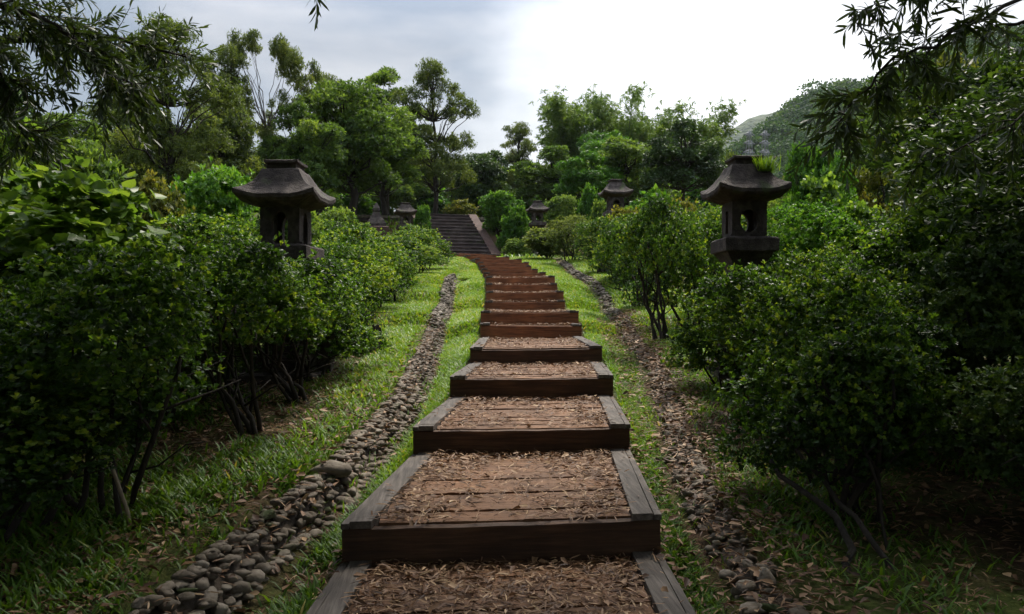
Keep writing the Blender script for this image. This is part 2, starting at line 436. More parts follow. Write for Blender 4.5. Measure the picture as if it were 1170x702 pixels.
def ground_z(x, y):
    x = np.asarray(x, float); y = np.asarray(y, float)
    h = path_h(y) + EYE
    near = 1 - sstep(26, 34, y)
    dl = gl_x(y) - x                 # >0 on the hedge side of the left gutter
    dr = x - gr_x(y)
    # shallow channel beside each line of stones, the bank behind it a little higher
    ch = -.10 * np.exp(-((dl + .22) / .16) ** 2) * (y < 21) - .08 * np.exp(-((dr + .22) / .16) ** 2) * (y < 28)
    bank = .15 * sstep(0, .25, dl) + .10 * sstep(0, .25, dr)
    far = .05 * np.clip(-x - 3.2, 0, 30) - .07 * np.clip(x - 4.5, 0, 40)
    under = -.05 * (np.abs(x - path_x(y)) < .72) * (y < 32)
    wav = .03 * np.sin(x * 1.7 + y * .9) * np.sin(y * 1.3 - x * .6) * sstep(.9, 1.6, np.abs(x))
    rise = np.where(y > 33.5, sstep(-.2, 2.0, x + .3 * (y - 34)) * 0, 0)
    return h + near * (ch + bank + under) + far * (1 - sstep(60, 200, y)) + wav + rise

def build_ground():
    xs = np.unique(np.concatenate([np.arange(-4, 4.01, .1), np.arange(-12, 12.1, .5), np.arange(-60, 61, 5), np.arange(-900, 901, 60)]).round(3))
    ys = np.unique(np.concatenate([np.arange(-3, 14, .12), np.arange(14, 40, .3), np.arange(40, 100, 3), np.arange(-300, 901, 40)]).round(3))
    X, Y = np.meshgrid(xs, ys); Z = ground_z(X, Y)
    v = np.stack([X, Y, Z], -1).reshape(-1, 3)
    nx, ny = len(xs), len(ys)
    i, j = np.meshgrid(np.arange(nx - 1), np.arange(ny - 1)); a = (j * nx + i).ravel()
    q = np.stack([a, a + 1, a + 1 + nx, a + nx], -1).ravel()
    o = link('ground', np_mesh('ground', v, q, np.arange(0, len(q), 4)), M['soil'], smooth=True)
    tag(o, kind='structure')
build_ground()

# ================================================================== wooden steps
STEP_LABELS = [
    "wooden step under the photographer, cut off below the photo",
    "lowest wooden step in the photo, its littered tread cut off by the bottom edge",
    "second wooden step from the bottom, widest dark riser with a long leaf-covered tread",
    "third wooden step from the bottom, grey side rails round a leaf-strewn tread",
    "fourth wooden step from the bottom, brown tread between grey side rails",
    "fifth wooden step from the bottom, last one with a clearly visible tread",
    "sixth wooden step from the bottom, lower of two equally wide risers at eye level",
    "seventh wooden step from the bottom, pale edge line, upper of two equally wide risers",
    "eighth wooden step from the bottom, narrower brown riser just above the pale edged one",
    "ninth wooden step from the bottom, brown riser with a dark right end post",
    "tenth wooden step from the bottom, reddish riser halfway up the flight",
    "eleventh wooden step from the bottom, its right end jutting out beside the grass",
    "twelfth wooden step from the bottom, reddish riser set back to the left",
    "thirteenth wooden step from the bottom, low reddish riser with stepped right end",
    "fourteenth wooden step from the bottom, small reddish riser near the top",
    "fifteenth wooden step from the bottom, small riser close below the topmost clear one",
    "sixteenth wooden step from the bottom, topmost clear riser before the path bends left",
    "third wooden step below the stone stairway, only its left end peeking out",
    "second wooden step below the stone stairway, where the path bends left",
    "uppermost wooden step, right at the foot of the dark stone stairway"]

def box(bm, x0, x1, y0, y1, z0, z1, jit=0, rnd=None):
    vs = [bm.verts.new((x, y, z)) for z in (z0, z1) for y in (y0, y1) for x in (x0, x1)]
    if jit:
        for v in vs: v.co += Vector((rnd.uniform(-jit, jit), rnd.uniform(-jit, jit), rnd.uniform(-jit, jit)))
    fs = [(0, 2, 3, 1), (4, 5, 7, 6), (0, 1, 5, 4), (2, 6, 7, 3), (0, 4, 6, 2), (1, 3, 7, 5)]
    return [bm.faces.new([vs[k] for k in f]) for f in fs]

def sag_board(bm, x0, x1, y0, y1, z0, z1, rnd, sag=.01, n=10):
    """A long board along x whose top edge is worn and a little wavy."""
    ph = rnd.uniform(0, 6)
    ring = []
    for i in range(n + 1):
        x = x0 + (x1 - x0) * i / n
        d = -sag * math.sin(math.pi * i / n) * .8 + sag * .35 * math.sin(ph + i * 1.9) 
        f = rnd.uniform(-.002, .002)
        ring.append([bm.verts.new(c) for c in ((x, y0 + f, z0), (x, y1, z0), (x, y1, z1 + d), (x, y0 + f, z1 + d))])
    for i in range(n):
        a, b = ring[i], ring[i + 1]
        for k in range(4):
            bm.faces.new((a[k], b[k], b[(k + 1) % 4], a[(k + 1) % 4]))
    bm.faces.new(ring[0]); bm.faces.new(ring[-1][::-1])

LIT = Leaves()        # the dry leaves on the treads
step_frames = []
def build_steps():
    rnd = random.Random(5); rng = np.random.default_rng(11)
    W = 1.60; rw = .15
    yaws = [5, 5, 4.5, 4, 3.5, 3, 2, 2, 1.5, 1.5, 2, 2, 4, 6, 8, 9, 13, 17, 18, 18]
    for k, (y, h, xc) in enumerate(STEPS):
        zt = h + EYE
        ny, nx_ = (STEPS[k + 1][0], STEPS[k + 1][2]) if k + 1 < len(STEPS) else (y + 1.7, xc - .4)
        D = ny - y
        sh = nx_ - xc
        t = thing('wooden_step', STEP_LABELS[k], 'step', (xc, y, zt - .2), R(yaws[k]), 1, 'timber steps up the slope')
        t.rotation_euler = (R(rnd.uniform(-.3, .3)), R(rnd.uniform(-.7, .7)), R(yaws[k]))
        Dp = D + .06                                  # runs just under the next riser
        lead = sh + math.tan(R(yaws[k])) * 0
        # local frame is yawed; the far end drifts sideways with the path
        ca, sa = math.cos(R(yaws[k])), math.sin(R(yaws[k]))
        fx = lead * ca + D * sa; fy = -lead * sa + D * ca
        sl = fx / max(fy, .1)
        fl = rnd.uniform(-.006, .006)
        # riser
        bm = bmesh.new()
        sag_board(bm, -W / 2 + .004, W / 2 - .004, 0, .07, -.12, .165 + fl * .3, rnd, .006 if k < 9 else .010, 14)
        bm_obj('riser', bm, M['riser_shaded' if k < 6 else 'riser'], t, bevel=.006)
        # rails: their front ends show beside the riser face
        for s in (-1, 1):
            bm = bmesh.new()
            xa = s * W / 2; xb = s * (W / 2 - rw)
            x0, x1 = min(xa, xb), max(xa, xb)
            n = 8
            ys_ = [-.010, .071, .074] + [.074 + (fy - .03) * (i + 1) / 6 for i in range(6)]
            # a broad board and a narrow one along its outer edge
            xm = x1 - .042 if s > 0 else x0 + .042
            for (u0, u1, dz0) in ((x0, xm - .003, 0 if s > 0 else -.007), (xm + .003, x1, -.007 if s > 0 else 0)):
                ring = []
                for i, yy in enumerate(ys_):
                    dx = sl * max(yy, 0); dz = rnd.uniform(-.003, .003) + dz0
                    z0_ = .168 if i < 2 else (-.14 if i < n else -.05)
                    ring.append([bm.verts.new(c) for c in ((u0 + dx, yy, z0_), (u1 + dx, yy, z0_), (u1 + dx, yy, .205 + dz), (u0 + dx, yy, .205 + dz))])
                for i in range(n):
                    a, b = ring[i], ring[i + 1]
                    for q in range(4): bm.faces.new((a[(q + 1) % 4], b[(q + 1) % 4], b[q], a[q]))
                bm.faces.new(ring[0]); bm.faces.new(ring[-1][::-1])
            ro = bm_obj('side_rail', bm, M['rail'], t, bevel=.004)
        # tread of planks laid across
        bm = bmesh.new()
        npl = max(1, int(round((fy - .07) / .19)))
        pw = (fy - .072) / npl
        for i in range(npl):
            y0_ = .074 + i * pw; dx = sl * (y0_ + pw / 2); dz = rnd.uniform(-.008, .004)
            sag_board(bm, -W / 2 + rw + .004 + dx, W / 2 - rw - .004 + dx, y0_ + .004, y0_ + pw - rnd.uniform(.004, .012), .10, .176 + dz, rnd, .005, 12)
        bm_obj('tread', bm, M['plank'], t)
        step_frames.append((Vector((xc, y, zt - .2)), R(yaws[k]), fy, sl))
        # dry leaves collect at the sides, under the next riser and in the gaps
        if y < 19:
            dens = 1900 if y < 5 else (1300 if y < 8 else 560)
            n = int(dens * W * fy)
            u = rng.uniform(-1, 1, n); v = rng.uniform(0, 1, n)
            pr = .18 + .75 * np.abs(u) ** 2.2 + .55 * np.clip(v - .75, 0, 1) * 3 + (.75 if k <= 1 else 0)
            pr *= .55 + .9 * (np.sin(u * 5 + k) * np.sin(v * 9 + k * 2) > -.2)
            keep = rng.uniform(size=n) < pr
            u, v = u[keep], v[keep]
            # a few on the rails too
            ur = rng.uniform(.82, 1, max(4, int(12 * fy))) * rng.choice([-1, 1], max(4, int(12 * fy)))
            onr = len(u); u = np.concatenate([u * (W / 2 - rw - .01) / (W / 2), ur]); v = np.concatenate([v, rng.uniform(.02, .97, len(ur))])
            ly = .02 + v * (fy - .03); lx = u * W / 2 + sl * ly
            lz = np.where(np.arange(len(u)) < onr, .186, .212) + rng.uniform(0, .012, len(u)) + np.where((np.arange(len(u)) < onr) & (np.abs(u) > .55), rng.uniform(0, .02, len(u)), 0)
            wx = xc + lx * ca - ly * sa; wy = y + lx * sa + ly * ca
            add_litter(LIT, rng, np.stack([wx, wy, zt - .2 + lz], -1), 1.0)

def add_litter(LV, rng, p, sc=1.0, big=.06):
    n = len(p)
    a = rng.uniform(0, 6.28, n)
    d = np.stack([np.cos(a), np.sin(a), rng.normal(size=n) * .22], -1)
    nn = nrm(np.stack([rng.normal(size=n) * .45, rng.normal(size=n) * .45, np.ones(n)], -1))
    L = rng.uniform(.04, .085, n) * sc; Wd = rng.uniform(.005, .0095, n) * sc
    tone = np.clip(rng.beta(2.2, 2.4, n), 0, 1)
    isb = rng.uniform(size=n) < big
    LV.add(T_SICK, p[~isb], d[~isb], nn[~isb], L[~isb], Wd[~isb], tone[~isb])
    LV.add(T_OBOV, p[isb], d[isb], nn[isb], L[isb] * .9, L[isb] * .5, tone[isb])
build_steps()
tag(link('leaf_litter', LIT.mesh('leaf_litter'), M['litter']), 'curled tan and brown dry leaves scattered over the wooden treads', 'leaf litter', kind='stuff')

# ================================================================== stone stairway at the top
def build_stone_stair():
    t = thing('stone_stairway', 'dark stone stairway climbing to the terrace above the last wooden steps', 'stairway', (-1.95, 33.7, EYE + 2.0), R(16))
    rnd = random.Random(3)
    n = 13; rise = 2.32 / n; run = 4.6 / n; W = 2.3
    for i in range(n):
        bm = bmesh.new()
        sag_board(bm, -W / 2, W / 2, i * run, i * run + run + .30, i * rise - .25, (i + 1) * rise, rnd, .006, 9)
        sag_board(bm, -W / 2 - .004, W / 2 + .004, i * run - .045, i * run + .2, (i + 1) * rise + .002, (i + 1) * rise + .05, rnd, .008, 9)
        bm_obj('stair_tread', bm, M['stair'], t, bevel=.008)
    for s in (-1, 1):
        bm = bmesh.new()
        x0, x1 = (W / 2 + .01, W / 2 + .42) if s > 0 else (-W / 2 - .42, -W / 2 - .01)
        pts = [(-.25, -.5), (-.25, .22), (0, .20), (4.6, 2.32 + .12), (5.0, 2.32 + .12), (5.0, -.5)]
        a = [bm.verts.new((x0, y, z)) for y, z in pts]; b = [bm.verts.new((x1, y, z)) for y, z in pts]
        bm.faces.new(a); bm.faces.new(b[::-1])
        for i in range(len(pts)):
            j = (i + 1) % len(pts); bm.faces.new((a[j], a[i], b[i], b[j]))
        bmesh.ops.recalc_face_normals(bm, faces=bm.faces[:])
        bm_obj('cheek_wall', bm, M['cheek'], t, bevel=.02)
    w = thing('retaining_wall', 'low grey stone wall along the terrace edge left of the stone stairway', 'wall', (-3.2, 38.4, EYE + 4.05), R(12))
    bm = bmesh.new(); sag_board(bm, -4.2, 2.3, 0, .4, -1.6, .12, rnd, .02, 24); bm_obj('wall_body', bm, M['stair'], w, bevel=.02)
    bm = bmesh.new()
    x = -4.25
    while x < 2.3:
        l = rnd.uniform(.5, .9); sag_board(bm, x, min(x + l, 2.35) - .012, -.05, .47, .124, .26 + rnd.uniform(-.012, .012), rnd, .006, 3); x += l
    bm_obj('coping', bm, M['cobble'], w, bevel=.012)
build_stone_stair()

# ================================================================== gutters of stones
_ico = {}
def ico(sub):
    if sub not in _ico:
        bm = bmesh.new(); bmesh.ops.create_icosphere(bm, subdivisions=sub, radius=1)
        bm.verts.ensure_lookup_table()
        _ico[sub] = (np.array([v.co[:] for v in bm.verts]), np.array([[v.index for v in f.verts] for f in bm.faces])); bm.free()
    return _ico[sub]
class Rocks:
    def __init__(s): s.v, s.f, s.n = [], [], 0
    def add(s, rng, p, size, sub=2, rot=0.0):
        v, f = ico(sub); v = v.copy()
        dd = rand_dirs(rng, 11)
        for q in dd:                                     # flatten a few facets, then swell others
            c = rng.uniform(.45, .88); t = v @ q
            v -= q[None] * np.clip(t - c, 0, None)[:, None] * .85
        v += np.stack([np.sin(v @ rng.normal(size=3) * 2.6 + rng.uniform(0, 6)) for _ in range(3)], -1) * .06
        v *= np.array(size)
        a, b = rot, rng.uniform(-.35, .35)
        Rz = np.array([[math.cos(a), -math.sin(a), 0], [math.sin(a), math.cos(a), 0], [0, 0, 1]])
        Rx = np.array([[1, 0, 0], [0, math.cos(b), -math.sin(b)], [0, math.sin(b), math.cos(b)]])
        v = v @ Rx.T @ Rz.T + np.array(p)
        s.v.append(v); s.f.append(f + s.n); s.n += len(v)
    def mesh(s, name):
        v = np.concatenate(s.v); f = np.concatenate(s.f)
        me = np_mesh(name, v, f.ravel(), np.arange(0, f.size, 3))
        me.polygons.foreach_set("use_smooth", [True] * len(me.polygons)); return me

def gutter(G, side, label, seed, wall, bare):
    rng = np.random.default_rng(seed)
    t = thing('cobble_gutter', label, 'gutter', (0, 0, 0))
    rk = Rocks(); gx = (lambda y: float(np.interp(y, G[:, 1], G[:, 0])))
    y = G[0, 1]; y1 = G[-1, 1]
    # mortar bed the stones sit in
    bm = bmesh.new(); prev = None
    for yy in np.arange(y, y1, .15):
        x = gx(yy); cs = []
        for off, dz in ((-.03, -.15), (-.01, -.04), (.03, -.01), (.09, .015 + wall * .5), (.155, .03 + wall * .62), (.21, -.05)):
            xx = x - side * .0 + side * (off - .06)
            z = float(ground_z(x - side * .25, yy)) + .07 + dz * 1.0 + rng.uniform(-.012, .012)
            cs.append(bm.verts.new((xx, yy, z)))
        if prev:
            for a in range(5): bm.faces.new((prev[a], prev[a + 1], cs[a + 1], cs[a]) if side > 0 else (prev[a + 1], prev[a], cs[a], cs[a + 1]))
        prev = cs
    bm_obj('mortar_bed', bm, M['mortar'], t, smooth=True)
    while y < y1:
        x = gx(y); base = float(ground_z(x - side * .25, y)) + .05
        sub = 2 if y < 8 else 1
        st = .046 if y < 10 else .085
        poly = ((-.06, .02), (-.02, .05), (.03, .07 + wall * .5), (.10, .085 + wall * .62), (.13, .085 + wall * .62))
        for r_ in range(6):
            f = r_ / 5 * 3.6; i_ = int(f); f -= i_
            off = poly[i_][0] * (1 - f) + poly[i_ + 1][0] * f - .015; z = base - .02 + poly[i_][1] * (1 - f) + poly[i_ + 1][1] * f
            if rng.uniform() < bare * (1.3 if r_ in (0, 5) else .85): continue
            s = rng.uniform(.020, .042) * (1.3 if rng.uniform() < .12 and y > 3.4 else 1) * (1.0 if y < 10 else 1.3)
            rk.add(rng, (x + side * (off + rng.uniform(-.018, .018)), y + rng.uniform(-.04, .04), z + rng.uniform(-.014, .014)),
                   (s * rng.uniform(.9, 1.5), s * rng.uniform(.9, 1.8), s * rng.uniform(.5, .85)), sub, rng.uniform(0, 3.1))
        y += st
    # the hundred nearest stones are parts of their own, the rest one mass
    order = np.argsort([v[:, 1].mean() + 100 * (v[:, 1].mean() < 3.0) for v in rk.v])
    for i in order[:100]:
        f0 = rk.f[i] - rk.f[i].min()
        me = np_mesh('cobble', rk.v[i], f0.ravel(), np.arange(0, f0.size, 3)); link('cobble', me, M['cobble'], t, smooth=True)
    rest = Rocks()
    for i in order[100:]:
        rest.v.append(rk.v[i]); rest.f.append(rk.f[i] - rk.f[i].min() + rest.n); rest.n += len(rk.v[i])
    tag(link('cobbles', rest.mesh('cobbles'), M['cobble'], t), kind='stuff')
    return t
gL = gutter(GL, -1, 'stone gutter of rounded cobbles between the left grass strip and the left hedge', 4, .19, .06)
gutter(GR, 1, 'low cobble gutter half buried in dry leaves below the right shrubs', 8, .05, .66)
rb = Rocks(); rb.add(np.random.default_rng(31), (0, 0, 0), (.16, .17, .075), 3, .5)
t = thing('boulder', 'large flat boulder set into the left cobble gutter', 'boulder', (-1.17, 5.05, float(ground_z(-1.20, 5.05)) + .035))
link('stone', rb.mesh('boulder_stone'), M['cobble'], t)

# ================================================================== lanterns
def wall_with_hole(bm, w, h, th, hole, nseg, M4, arch=0):
    """A slab w x h x th, standing, with a hole through it."""
    per = []
    for i in range(nseg):
        a = 2 * math.pi * (i + .5) / nseg
        dx, dz = math.cos(a), math.sin(a)
        s = min((w / 2) / max(abs(dx), 1e-6), (h / 2) / max(abs(dz), 1e-6))
        per.append(((dx * s, dz * s), hole(a)))
    rows = []
    for y in (-th / 2, th / 2):
        o = [bm.verts.new(M4 @ Vector((p[0][0], y, p[0][1]))) for p in per]
        i_ = [bm.verts.new(M4 @ Vector((p[1][0], y, p[1][1]))) for p in per]
        rows.append((o, i_))
    (o0, i0), (o1, i1) = rows
    for k in range(nseg):
        j = (k + 1) % nseg
        bm.faces.new((o0[k], o0[j], i0[j], i0[k])); bm.faces.new((o1[j], o1[k], i1[k], i1[j]))
        bm.faces.new((i0[k], i0[j], i1[j], i1[k])); bm.faces.new((o0[j], o0[k], o1[k], o1[j]))

def sq_loft(bm, rings, nside=8, close_top=True, close_bot=True, lift=None):
    """Square rings (half size, height, corner lift) joined up."""
    prev = None; first = None
    for (s, z, cl) in rings:
        cur = []
        for k in range(4):
            for i in range(nside):
                u = -1 + 2 * i / nside
                x, y = [(u, -1), (1, u), (-u, 1), (-1, -u)][k]
                cn = min(abs(x), abs(y))
                cur.append(bm.verts.new((x * s, y * s, z + cl * cn ** 3)))
        if prev:
            n = len(cur)
            for i in range(n): bm.faces.new((prev[i], prev[(i + 1) % n], cur[(i + 1) % n], cur[i]))
        else: first = cur
        prev = cur
    if close_top: bm.faces.new(prev)
    if close_bot: bm.faces.new(first[::-1])

def rough_up(bm, amt, sc, seed):
    for v in bm.verts:
        v.co += Vector((mnoise.noise(v.co * sc + Vector((seed, 0, 0))), mnoise.noise(v.co * sc + Vector((0, seed, 3))), mnoise.noise(v.co * sc + Vector((7, 3, seed))))) * amt

def make_lantern(label, loc, rotz, scale, group):
    t = thing('stone_lantern', label, 'stone lantern', loc, rotz, scale, group)
    z0 = 1.22                                   # top of the post
    # stepped base and post
    bm = bmesh.new(); sq_loft(bm, [(.40, -.35, 0), (.40, .16, 0), (.37, .18, 0), (.30, .19, 0), (.30, .34, 0), (.27, .36, 0)], 4); rough_up(bm, .008, 5, 1); bm_obj('base', bm, M['lantern'], t)
    bm = bmesh.new(); sq_loft(bm, [(.185, .36, 0), (.165, .45, 0), (.15, .8, 0), (.155, z0 - .18, 0), (.17, z0 - .1, 0)], 4); rough_up(bm, .006, 5, 2); bm_obj('post', bm, M['lantern'], t)
    # flared bracket and platform slab
    bm = bmesh.new(); sq_loft(bm, [(.17, z0 - .1, 0), (.19, z0 - .04, 0), (.255, z0 + .06, 0), (.275, z0 + .085, 0)], 6); rough_up(bm, .006, 5, 3); bm_obj('bracket', bm, M['lantern'], t)
    bm = bmesh.new(); sq_loft(bm, [(.30, z0 + .087, 0), (.305, z0 + .10, 0), (.305, z0 + .215, 0), (.29, z0 + .232, 0), (.20, z0 + .25, 0)], 6); rough_up(bm, .006, 6, 4); bm_obj('platform', bm, M['lantern'], t)
    # light chamber: round holes front and back, tall windows at the sides
    zc = z0 + .235; ch = .40; cw = .40; th = .05
    bm = bmesh.new()
    circ = lambda a: (.105 * math.cos(a), -.025 + .118 * math.sin(a))
    rect = lambda a: ((.05 * max(-1, min(1, 1.5 * math.cos(a)))), -.03 + .12 * max(-1, min(1, 1.5 * math.sin(a))))
    mid = Vector((0, 0, zc + ch / 2))
    for k in range(4):
        Rm = Matrix.Translation(mid) @ Matrix.Rotation(k * math.pi / 2, 4, 'Z') @ Matrix.Translation((0, -(cw / 2 - th / 2), 0))
        wall_with_hole(bm, cw if k % 2 == 0 else cw - 2 * th - .004, ch, th, circ if k % 2 == 0 else rect, 32, Rm)
    bm_obj('light_chamber', bm, M['lantern'], t)
    # roof: concave hipped slopes, eaves turned up at the corners
    zr = zc + ch
    bm = bmesh.new()
    prof = [(.16, zr - .03, 0), (.22, zr - .012, 0), (.385, zr + .03, .05), (.402, zr + .052, .055), (.404, zr + .088, .058), (.392, zr + .100, .055),
            (.350, zr + .130, .035), (.305, zr + .172, .02), (.262, zr + .226, .01), (.225, zr + .290, .004), (.190, zr + .358, 0), (.180, zr + .368, 0), (.10, zr + .371, 0)]
    sq_loft(bm, prof, 10); rough_up(bm, .013, 7, 5)
    ro = bm_obj('roof', bm, M['lantern'], t)
    bm = bmesh.new(); sq_loft(bm, [(.145, zr + .369, 0), (.148, zr + .415, 0), (.172, zr + .428, .006), (.172, zr + .452, .008), (.16, zr + .460, 0), (.06, zr + .463, 0)], 6); rough_up(bm, .006, 7, 6)
    bm_obj('roof_cap', bm, M['lantern'], ro)
    return t
def arched(lantern, z0=1.22):
    """Swap the light chamber for one standing on four stout legs with arched openings."""
    for ch in list(lantern.children):
        if ch.name.startswith('light_chamber'): bpy.data.objects.remove(ch)
    zc = z0 + .235; ch_ = .40; cw = .40; th = .075
    def hole(w):
        def f(a):
            dx, dz = math.cos(a), math.sin(a)
            s_ = 1 / math.sqrt((dx / w) ** 2 + (dz / .14) ** 2) if dz > 0 else min(w / max(abs(dx), 1e-6), .188 / max(abs(dz), 1e-6))
            return (dx * s_, dz * s_)
        return f
    bm = bmesh.new(); mid = Vector((0, 0, zc + ch_ / 2))
    for k in range(4):
        Rm = Matrix.Translation(mid) @ Matrix.Rotation(k * math.pi / 2, 4, 'Z') @ Matrix.Translation((0, -(cw / 2 - th / 2), 0))
        wall_with_hole(bm, cw if k % 2 == 0 else cw - 2 * th - .004, ch_, th, hole(.084 if k % 2 == 0 else .075), 32, Rm)
    bm_obj('light_chamber', bm, M['lantern'], lantern)
def dup(src, loc, rotz, scale, label, group=None):
    r = src.copy(); C.objects.link(r); r.location = loc; r.rotation_euler = (0, 0, rotz); r.scale = scale if hasattr(scale, '__len__') else (scale,) * 3
    r["label"] = label
    if group: r["group"] = group
    for ch in list(src.children):
        c = ch.copy(); C.objects.link(c); c.parent = r
        for g in list(ch.children):
            d = g.copy(); C.objects.link(d); d.parent = c
    return r
LG = 'stone lanterns along the path'
def lz(px, py_top, Y, s): return EYE + (351 - py_top) * Y / F - 2.313 * s
lan = make_lantern('large dark stone lantern standing over the left hedge', (P(327, 0, 8.05).x, 8.05, lz(317, 186, 8.05, .98)), R(-3), .98, LG)
lanR = dup(lan, (P(850, 0, 8.3).x, 8.3, lz(850, 181, 8.3, .97)), R(2), (.89, .89, .97), 'large dark stone lantern with grass tufts on its roof, among the right shrubs', LG)
dup(lan, (P(703, 0, 23).x, 23, lz(703, 206, 23, 1.06)), R(5), 1.06, 'mid distance stone lantern rising behind the right shrubs, right of the smallest lantern', LG)
dup(lan, (P(614, 0, 34).x, 34, lz(614, 230, 34, 1.05)), R(10), 1.05, 'small far stone lantern just right of the bright green bush', LG)
dup(lan, (P(463, 0, 32).x, 32, lz(463, 232, 32, 1.04)), R(14), 1.04, 'far stone lantern with wide open chamber, left of the stone stairway', LG)
arched(lan)
def broken_lantern():
    t = thing('stone_lantern', 'pointed bell-shaped lantern top on a low reddish plinth, farthest left in the distance', 'stone lantern', (P(430, 0, 32).x, 32, EYE + 3.0), R(10), 1, LG)
    bm = bmesh.new(); sq_loft(bm, [(.48, -1.2, 0), (.48, .16, 0), (.45, .19, 0)], 4); rough_up(bm, .03, 4, 2); bm_obj('plinth', bm, M['cheek'], t)
    bm = bmesh.new(); sq_loft(bm, [(.36, .192, 0), (.37, .3, .03), (.30, .42, .02), (.22, .55, 0), (.15, .72, 0), (.12, .78, 0), (.15, .83, 0), (.14, .93, 0), (.08, 1.04, 0), (.03, 1.16, 0)], 6); rough_up(bm, .012, 5, 2); bm_obj('roof', bm, M['lantern'], t)
broken_lantern()

# ================================================================== shrubs
SH = {}
def shrub_proto(key, seed, leaf='hedge', T=T_OBOV, tips=2900, k=8, L=.038, W=.026, low=.12, open_base=True, big=None, lumps=26, tone=.42, hstem=.5, up=.3, droop=0., tsd=.17):
    """Unit shrub: about 1.7 m wide and 1.6 m high; foliage and stem meshes reused by copies."""
    rng = np.random.default_rng(seed)
    if big is None:
        big = [[0, 0, .92, .68, .68, .56], [rng.uniform(-.3, .3), rng.uniform(-.3, .3), 1.18, .48, .48, .40], [rng.uniform(-.3, .3), rng.uniform(-.3, .3), .55, .66, .66, .42]]
    lob = sub_lobes(rng, big, lumps, (.26, .46))
    lob = np.concatenate([lob, np.asarray(big, float) * np.array([1, 1, 1, .8, .8, .8])])
    p, n, idx = lobe_points(rng, lob, int(tips * 1.5), .66, 1.12, -.7)
    keep = p[:, 2] > low * (.6 + .8 * rng.uniform(size=len(p))); p, n, idx = p[keep][:tips], n[keep][:tips], idx[keep][:tips]
    lt = np.clip(rng.normal(tone, tsd, len(lob)), .05, .95)
    ax = nrm(n + np.array([0, 0, up * 2]) + rng.normal(size=n.shape) * .35)
    tn = np.clip(lt[idx] + rng.normal(size=len(p)) * .16 + .28 * (rng.uniform(size=len(p)) < .16), 0, 1)
    LV = Leaves(); sprays(LV, rng, p, ax, k, L, W, T, tn, 30, 78, up * .5, droop)
    # some shoots standing clear of the outline
    m = rng.choice(len(p), max(8, tips // 14))
    p2 = p[m] + n[m] * rng.uniform(.03, .12, len(m))[:, None] + np.array([0, 0, .05])
    sprays(LV, rng, p2, nrm(ax[m] + [0, 0, .8]), k - 2, L, W, T, np.clip(tn[m] + .25, 0, 1), 20, 60, up)
    tb = Tubes()
    for i in range(7):
        a = rng.uniform(0, 6.28); b0 = np.array([rng.uniform(-.14, .14), rng.uniform(-.14, .14), -.12])
        e = np.array([math.cos(a) * rng.uniform(.15, .5), math.sin(a) * rng.uniform(.15, .5), rng.uniform(.75, 1.15)])
        pts = wob(rng, b0, e, 5, .05); r0 = rng.uniform(.014, .030)
        tb.add(pts, [r0 * (1 - .13 * q) for q in range(6)])
        for _ in range(3):
            q = pts[rng.integers(2, 5)]; d = rand_dirs(rng, 1)[0] * .45; d[2] = abs(d[2])
            tb.add(wob(rng, q, q + d, 3, .07), [r0 * .5, r0 * .4, r0 * .3, r0 * .2], 5)
    SH[key] = (LV.mesh(key + '_foliage'), tb.mesh(key + '_stems'), leaf)

shrub_proto('hedge_a', 101); shrub_proto('hedge_b', 102); shrub_proto('hedge_c', 103); shrub_proto('hedge_d', 104, tips=3200, lumps=34)
shrub_proto('open_a', 105, tips=1900, low=.5, big=[[0, 0, 1.15, .7, .7, .45], [.25, 0, 1.0, .5, .5, .4], [-.3, .1, .95, .42, .45, .36]], lumps=20)
shrub_proto('creep_b', 109, 'creeper', T_HEART, tips=800, k=4, L=.092, W=.078, low=.4, up=.1, droop=.3, lumps=26, tone=.5, big=[[0, 0, 1.6, .7, .7, .7], [.25, .1, 2.2, .55, .55, .45], [-.2, 0, 1.0, .6, .6, .5]])
shrub_proto('creep_a', 110, 'creeper', T_HEART, tips=420, k=4, L=.12, W=.105, low=.1, up=.1, droop=.25, lumps=18, tone=.5)
shrub_proto('bush_a', 111, 'bright', T_DIAM, tips=2000, k=7, L=.085, W=.04, low=.02, lumps=30, big=[[0, 0, .85, .72, .72, .62], [.2, .1, .45, .72, .72, .45], [-.25, -.1, 1.15, .5, .5, .42]],  tone=.5)
shrub_proto('bush_b', 112, 'bright', T_DIAM, tips=1700, k=7, L=.10, W=.05, low=.02, lumps=26, big=[[0, 0, .85, .72, .72, .62], [.2, .1, .45, .72, .72, .45], [-.25, -.1, 1.15, .5, .5, .42]],  tone=.45, tsd=.2)

MATV = {}
def foliage_of(me, matkey):
    """The same leaf mesh in another foliage material."""
    k = (me.name, matkey)
    if k not in MATV:
        if me.materials and me.materials[0] == M[matkey]: MATV[k] = me
        elif not me.materials: me.materials.append(M[matkey]); MATV[k] = me
        else:
            m2 = me.copy(); m2.materials.clear(); m2.materials.append(M[matkey]); MATV[k] = m2
    return MATV[k]

rz = random.Random(77)
def shrub(key, x, y, w, h, label, mat=None, group=None, zoff=0.0, rot=None, name='shrub', lean=0.0):
    fo, st, dm = SH[key]
    t = thing(name, label, 'shrub' if name == 'shrub' else name, (x, y, float(ground_z(x, y)) + zoff), rz.uniform(0, 6.28) if rot is None else rot, (w / 1.75, w / 1.75, h / 1.62), group)
    if lean: t.rotation_euler = (0, lean, t.rotation_euler[2])
    link('foliage', foliage_of(fo, mat or dm), None, t)
    if not st.materials: st.materials.append(M['bark'])
    link('stems', st, None, t)
    return t

